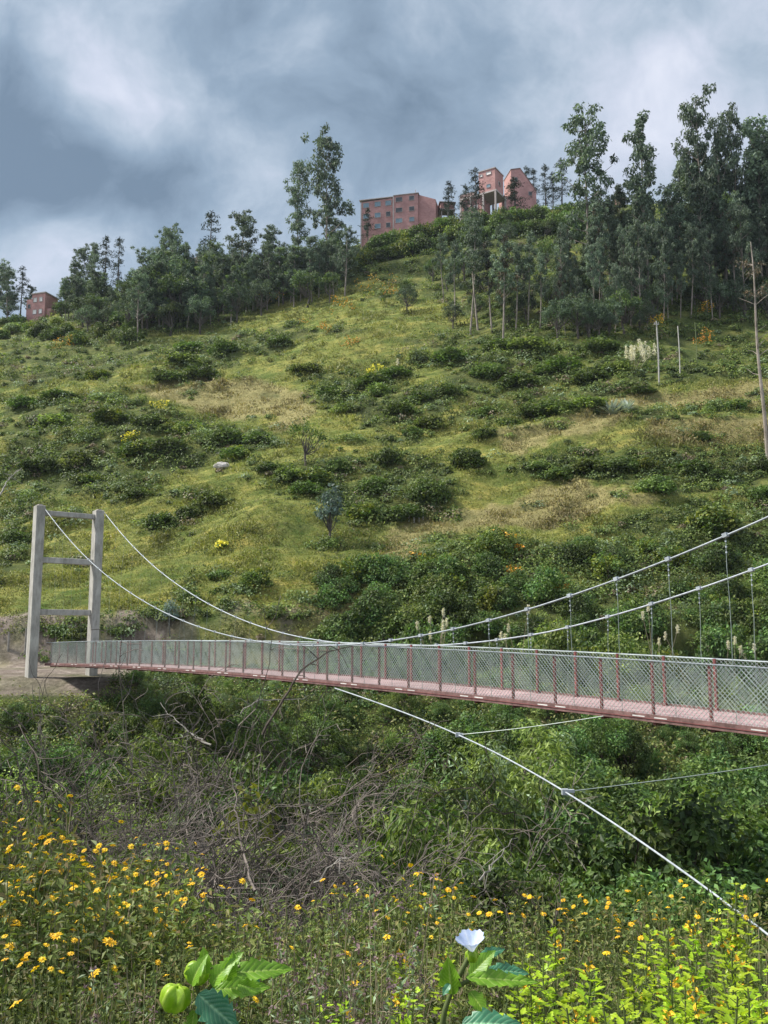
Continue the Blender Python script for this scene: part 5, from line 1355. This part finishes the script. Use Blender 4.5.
blade('leaf', lp, px2m(52), px2m(22), 'bigleaf', q(214, 990, DN-.02, O), (1, -.1, .12), (.1, -.8, .6), 6, .15, .3)
blade('leaf', lp, px2m(34), px2m(20), 'darkleaf', q(235, 966, DN+.02, O), (.5, .1, -.4), (.3, -.8, .4), 5, .2, .3)
blade('leaf', lp, px2m(30), px2m(18), 'bigleaf', q(220, 976, DN+.02, O), (.5, .2, .5), (-.5, -.7, .4), 5, .1, .4)
blade('leaf', lp, px2m(24), px2m(16), 'bigleaf', q(206, 974, DN-.01, O), (-.1, .0, .7), (0, -1, .2), 4, .1, .4)
blade('leaf', lp, px2m(30), px2m(18), 'bigleaf', q(195, 1010, DN-.01, O), (-.1, -.1, -.7), (-.5, -.8, .2), 5, .1, .3)
blade('leaf', lp, px2m(26), px2m(20), 'bigleaf', q(192, 985, DN-.03, O), (.2, -.1, .8), (-.5, -.8, .1), 4, .5, .5)
blade('leaf', lp, px2m(30), px2m(20), 'bigleaf', q(212, 985, DN-.03, O), (.45, -.1, .7), (-.5, -.8, .3), 5, .45, .5)
blade('leaf', lp, px2m(26), px2m(17), 'bigleaf', q(226, 980, DN-.02, O), (.25, -.2, .7), (.4, -.9, .2), 4, .3, .5)
blade('leaf', lp, px2m(24), px2m(16), 'bigleaf', q(238, 984, DN-.02, O), (.8, -.2, -.15), (0, -.9, .4), 4, .3, .5)
# right plant with flower
g = q(440, 1180); g[2] = ground(g[0], g[1])
rp = thing('bell_flower_plant', 'bright green plant bearing one pale blue bell flower at the bottom edge', 'plant', tuple(g)); O = g
mb = MB(); stem_to_ground(mb, q(452, 990, org=O), g-O, mid=[q(437, 1060, org=O), q(444, 1012, org=O)]); mb.path([q(452, 990, org=O), q(462, 970, org=O), q(470, 955, org=O), q(472, 950, org=O)], .0034, .0025, M['stem'], 6)
mb.path([q(452, 990, org=O), q(466, 982, org=O), q(482, 974, org=O)], .003, .002, M['stem'], 6)
mb.build('stem', rp, True)
blade('leaf', rp, px2m(34), px2m(24), 'bigleaf', q(452, 994, DN-.01, O), (-.1, -.1, .9), (-.3, -.9, .2), 4, .06, .4)
blade('leaf', rp, px2m(68), px2m(18), 'bigleaf', q(466, 978, DN-.02, O), (1, -.05, -.03), (0, -.7, .7), 7, .03, .35)
blade('leaf', rp, px2m(40), px2m(16), 'darkleaf', q(488, 970, DN+.01, O), (1, .0, -.05), (0, -.75, .65), 5, .1, .3)
blade('leaf', rp, px2m(34), px2m(20), 'bigleaf', q(470, 976, DN+.02, O), (.6, .1, .55), (-.4, -.8, .5), 5, .1, .4)
blade('leaf', rp, px2m(26), px2m(18), 'bigleaf', q(470, 992, DN, O), (.3, -.3, -.3), (.2, -.9, .4), 4, .2, .4)
blade('leaf', rp, px2m(26), px2m(12), 'darkleaf', q(480, 956, DN+.03, O), (1, .1, .25), (0, -.8, .6), 4, .1, .3)
blade('leaf', rp, px2m(56), px2m(26), 'darkleaf', q(462, 1024, DN-.05, O), (1, -.2, .1), (-.2, -.7, .7), 6, .15, .25)
blade('leaf', rp, px2m(12), px2m(8), 'darkleaf', q(450, 984, DN-.03, O), (-.5, -.2, -.6), (-.5, -.8, .2), 2, .1, .4)
def bell(parent, c, ax, R_):
    ax = nrm(np.array(ax, float)); u = nrm(np.cross(ax, [0, 1, .1])); v = np.cross(ax, u); nu, nv = 12, 40; V = []; vein = []
    for i in range(nu):
        a = i/(nu-1); rr = .16+.84*a**1.25
        for j in range(nv):
            ph = 2*PI*j/nv; lobe = 1+a*a*(.16*(abs(math.cos(ph*2.5))**.5-.5)+.05*math.sin(ph*15)); crease = abs(math.sin(ph*2.5))
            V.append(np.array(c)+R_*(u*math.cos(ph)*rr*lobe+v*math.sin(ph)*rr*lobe+ax*(a*1.05+.05*a*math.sin(ph*15)+.06*a*math.cos(ph*5)))); vein.append(min(1, (1-a)**1.5*.8+.5*(1-crease)**4+.3*max(0, math.sin(ph*20))**4))
    f = [(i*nv+j, i*nv+(j+1) % nv, (i+1)*nv+(j+1) % nv, (i+1)*nv+j) for i in range(nu-1) for j in range(nv)]
    mb = MB(); mb.add(V, f, M['bell']); me = mb.mesh('flower', True); at_ = me.attributes.new('vein', 'FLOAT', 'POINT'); at_.data.foreach_set('value', np.array(vein, np.float32))
    return link('flower', me, parent)
bell(rp, q(472, 951, DN, O), (-.14, -.22, 1), px2m(13))
lantern(rp, q(472, 956, DN, O), px2m(5.5), (0, 0, 1))
# ------------------------------------------------------------------ labels: make them single things out
ORD = ['first', 'second', 'third', 'fourth', 'fifth', 'sixth', 'seventh', 'eighth', 'ninth', 'tenth', 'eleventh', 'twelfth', 'thirteenth', 'fourteenth', 'fifteenth', 'sixteenth', 'seventeenth', 'eighteenth', 'nineteenth', 'twentieth']
by = {}
for t in THINGS:
    if not t[3]: by.setdefault(t[1], []).append(t)
for lb, l in by.items():
    if len(l) < 2: continue
    l.sort(key=lambda t: t[2]); n = len(l)
    for i, t in enumerate(l):
        if n == 2: w = 'the left one' if i == 0 else 'the right one'
        elif i == 0: w = 'leftmost there'
        elif i == n-1: w = 'rightmost there'
        elif n == 3: w = 'middle one'
        else: w = ORD[min(i, 19)]+' from left'
        t[0]['label'] = ' '.join((lb+', '+w).split()) if len((lb+', '+w).split()) <= 16 else lb.replace(' on the green slope', ' on slope')+', '+w
# ------------------------------------------------------------------ sky and light
w = bpy.data.worlds.new('World'); SC.world = w; w.use_nodes = True; nt = w.node_tree; nt.nodes.clear()
SUN_EL, SUN_AZ = R(50), R(-82)      # azimuth measured from +Y toward +X
sky = N(nt, 'ShaderNodeTexSky', sky_type='NISHITA', sun_disc=False); sky.sun_elevation = SUN_EL; sky.sun_rotation = SUN_AZ
tc = nt.nodes.new('ShaderNodeTexCoord'); D = tc.outputs['Generated']
def vm(op, a, b=None):
    n = N(nt, 'ShaderNodeVectorMath', operation=op)
    for s, v in ((0, a), (1, b)):
        if v is None: continue
        if hasattr(v, 'is_linked'): nt.links.new(v, n.inputs[s])
        else: n.inputs[s].default_value = v
    return n
def mt(op, a, b=None, c=None, clamp=False):
    n = N(nt, 'ShaderNodeMath', operation=op); n.use_clamp = clamp
    for s, v in ((0, a), (1, b), (2, c)):
        if v is None: continue
        if hasattr(v, 'is_linked'): nt.links.new(v, n.inputs[s])
        else: n.inputs[s].default_value = v
    return n.outputs[0]
mp = N(nt, 'ShaderNodeMapping'); mp.inputs['Scale'].default_value = (1, 1, 1.5); nt.links.new(D, mp.inputs[0])
n1 = noise(nt, 2.6, 4, mp.outputs[0], .5)
wn = N(nt, 'ShaderNodeTexNoise'); wn.inputs['Scale'].default_value = 4.5; wn.inputs['Detail'].default_value = 3; nt.links.new(mp.outputs[0], wn.inputs['Vector'])
wv = vm('MULTIPLY', vm('SUBTRACT', wn.outputs['Color'], (.5, .5, .5)).outputs[0], (.16, .16, .12))
DW_ = vm('ADD', D, wv.outputs[0]).outputs[0]
n2 = noise(nt, 10, 8, DW_, .6)
val = mt('ADD', mt('MULTIPLY', mt('SUBTRACT', n1, .5), .5), mt('MULTIPLY', mt('SUBTRACT', n2, .5), 1.05))
val = mt('ADD', val, .40)
# broad cloud masses: (direction through the view, size, strength)
for px, py, sz, st in ((60,30,.05,.24),(95,75,.05,.22),(120,120,.05,.22),(85,185,.035,.18),(165,110,.05,.20),(215,165,.05,.20),(250,185,.04,.16),(10,70,.05,-.30),(20,140,.05,-.14),(190,195,.07,-.28),(60,190,.07,-.32),(130,205,.07,-.28),(0,195,.07,-.28),(210,50,.07,-.10),(310,110,.08,-.16),(420,70,.12,-.14),(450,140,.08,-.12),
    (60,258,.05,.40),(10,255,.05,.26),(130,255,.05,.22),(210,240,.05,.10),(300,215,.05,.05),(545,40,.05,.14),(600,90,.07,.13),(680,50,.09,.12),(740,60,.06,.06),(700,150,.08,.12),(760,140,.05,.1),(640,160,.07,.10),(440,12,.06,.12),(120,5,.06,.05),(720,10,.06,.08),(500,190,.08,.10)):
    d = ray(px, py); d = d/np.linalg.norm(d)
    ds = vm('DISTANCE', DW_, tuple(d)).outputs['Value']
    e = mt('MULTIPLY', mt('EXPONENT', mt('MULTIPLY', mt('POWER', mt('DIVIDE', ds, sz), 2.0), -1.0)), st)
    val = mt('ADD', val, e)
val = mt('MULTIPLY', val, 1.0, clamp=True)
cloud = ramp(nt, [(.0, (.13,.185,.25)), (.3, (.23,.305,.39)), (.52, (.36,.43,.515)), (.75, (.51,.55,.645)), (1.0, (.67,.69,.77))], val)
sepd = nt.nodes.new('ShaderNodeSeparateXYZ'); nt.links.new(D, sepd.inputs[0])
# unseen sky overhead and behind the camera, brightened to light the scene
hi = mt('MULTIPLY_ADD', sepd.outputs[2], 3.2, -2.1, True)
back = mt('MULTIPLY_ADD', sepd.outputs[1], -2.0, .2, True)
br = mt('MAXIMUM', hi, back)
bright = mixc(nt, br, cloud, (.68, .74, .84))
bg1 = N(nt, 'ShaderNodeBackground', Strength=.10); nt.links.new(sky.outputs[0], bg1.inputs[0])
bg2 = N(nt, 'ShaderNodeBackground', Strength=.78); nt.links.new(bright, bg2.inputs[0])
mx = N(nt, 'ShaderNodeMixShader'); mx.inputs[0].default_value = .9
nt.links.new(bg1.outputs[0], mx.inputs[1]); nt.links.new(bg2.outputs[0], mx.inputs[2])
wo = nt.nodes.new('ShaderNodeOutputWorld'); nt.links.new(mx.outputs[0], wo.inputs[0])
sl = bpy.data.lights.new('sun', 'SUN'); sl.energy = 4.6; sl.angle = R(7); sl.color = (1, .95, .86)
so = link('sun', sl)
sd = Vector((math.sin(SUN_AZ)*math.cos(SUN_EL), math.cos(SUN_AZ)*math.cos(SUN_EL), math.sin(SUN_EL)))
so.rotation_euler = sd.to_track_quat('Z', 'Y').to_euler(); so.location = (0, 0, 60)
# ------------------------------------------------------------------ haze
HAZE = .0001
if HAZE:
    m, hn, ho = newmat('valley_haze'); pv = N(hn, 'ShaderNodeVolumePrincipled'); pv.inputs['Color'].default_value = (.75,.85,1,1); pv.inputs['Density'].default_value = HAZE
    hn.links.new(pv.outputs[0], ho.inputs['Volume'])
    mb = MB(); mb.box((0, 330, 58), 3600, 800, 148, m); o = mb.build('haze'); struct(o, 'stuff'); o['label'] = 'thin bluish air in the valley'; o['category'] = 'haze'
# ------------------------------------------------------------------ camera and view
cam = bpy.data.cameras.new('camera'); co = link('camera', cam); SC.camera = co
cam.sensor_fit = 'VERTICAL'; cam.sensor_height = 24; cam.lens = F/1024*24; cam.clip_start = .05; cam.clip_end = 6000
co.rotation_euler = (PI/2+PITCH, 0, 0)
SC.view_settings.view_transform = 'Standard'; SC.view_settings.look = 'None'; SC.view_settings.exposure = .8; SC.view_settings.gamma = 1
SC.cycles.max_bounces = 5; SC.cycles.diffuse_bounces = 3; SC.cycles.transmission_bounces = 3; SC.cycles.transparent_max_bounces = 4
import time
print("things", len(THINGS), 'objects', len(bpy.data.objects))
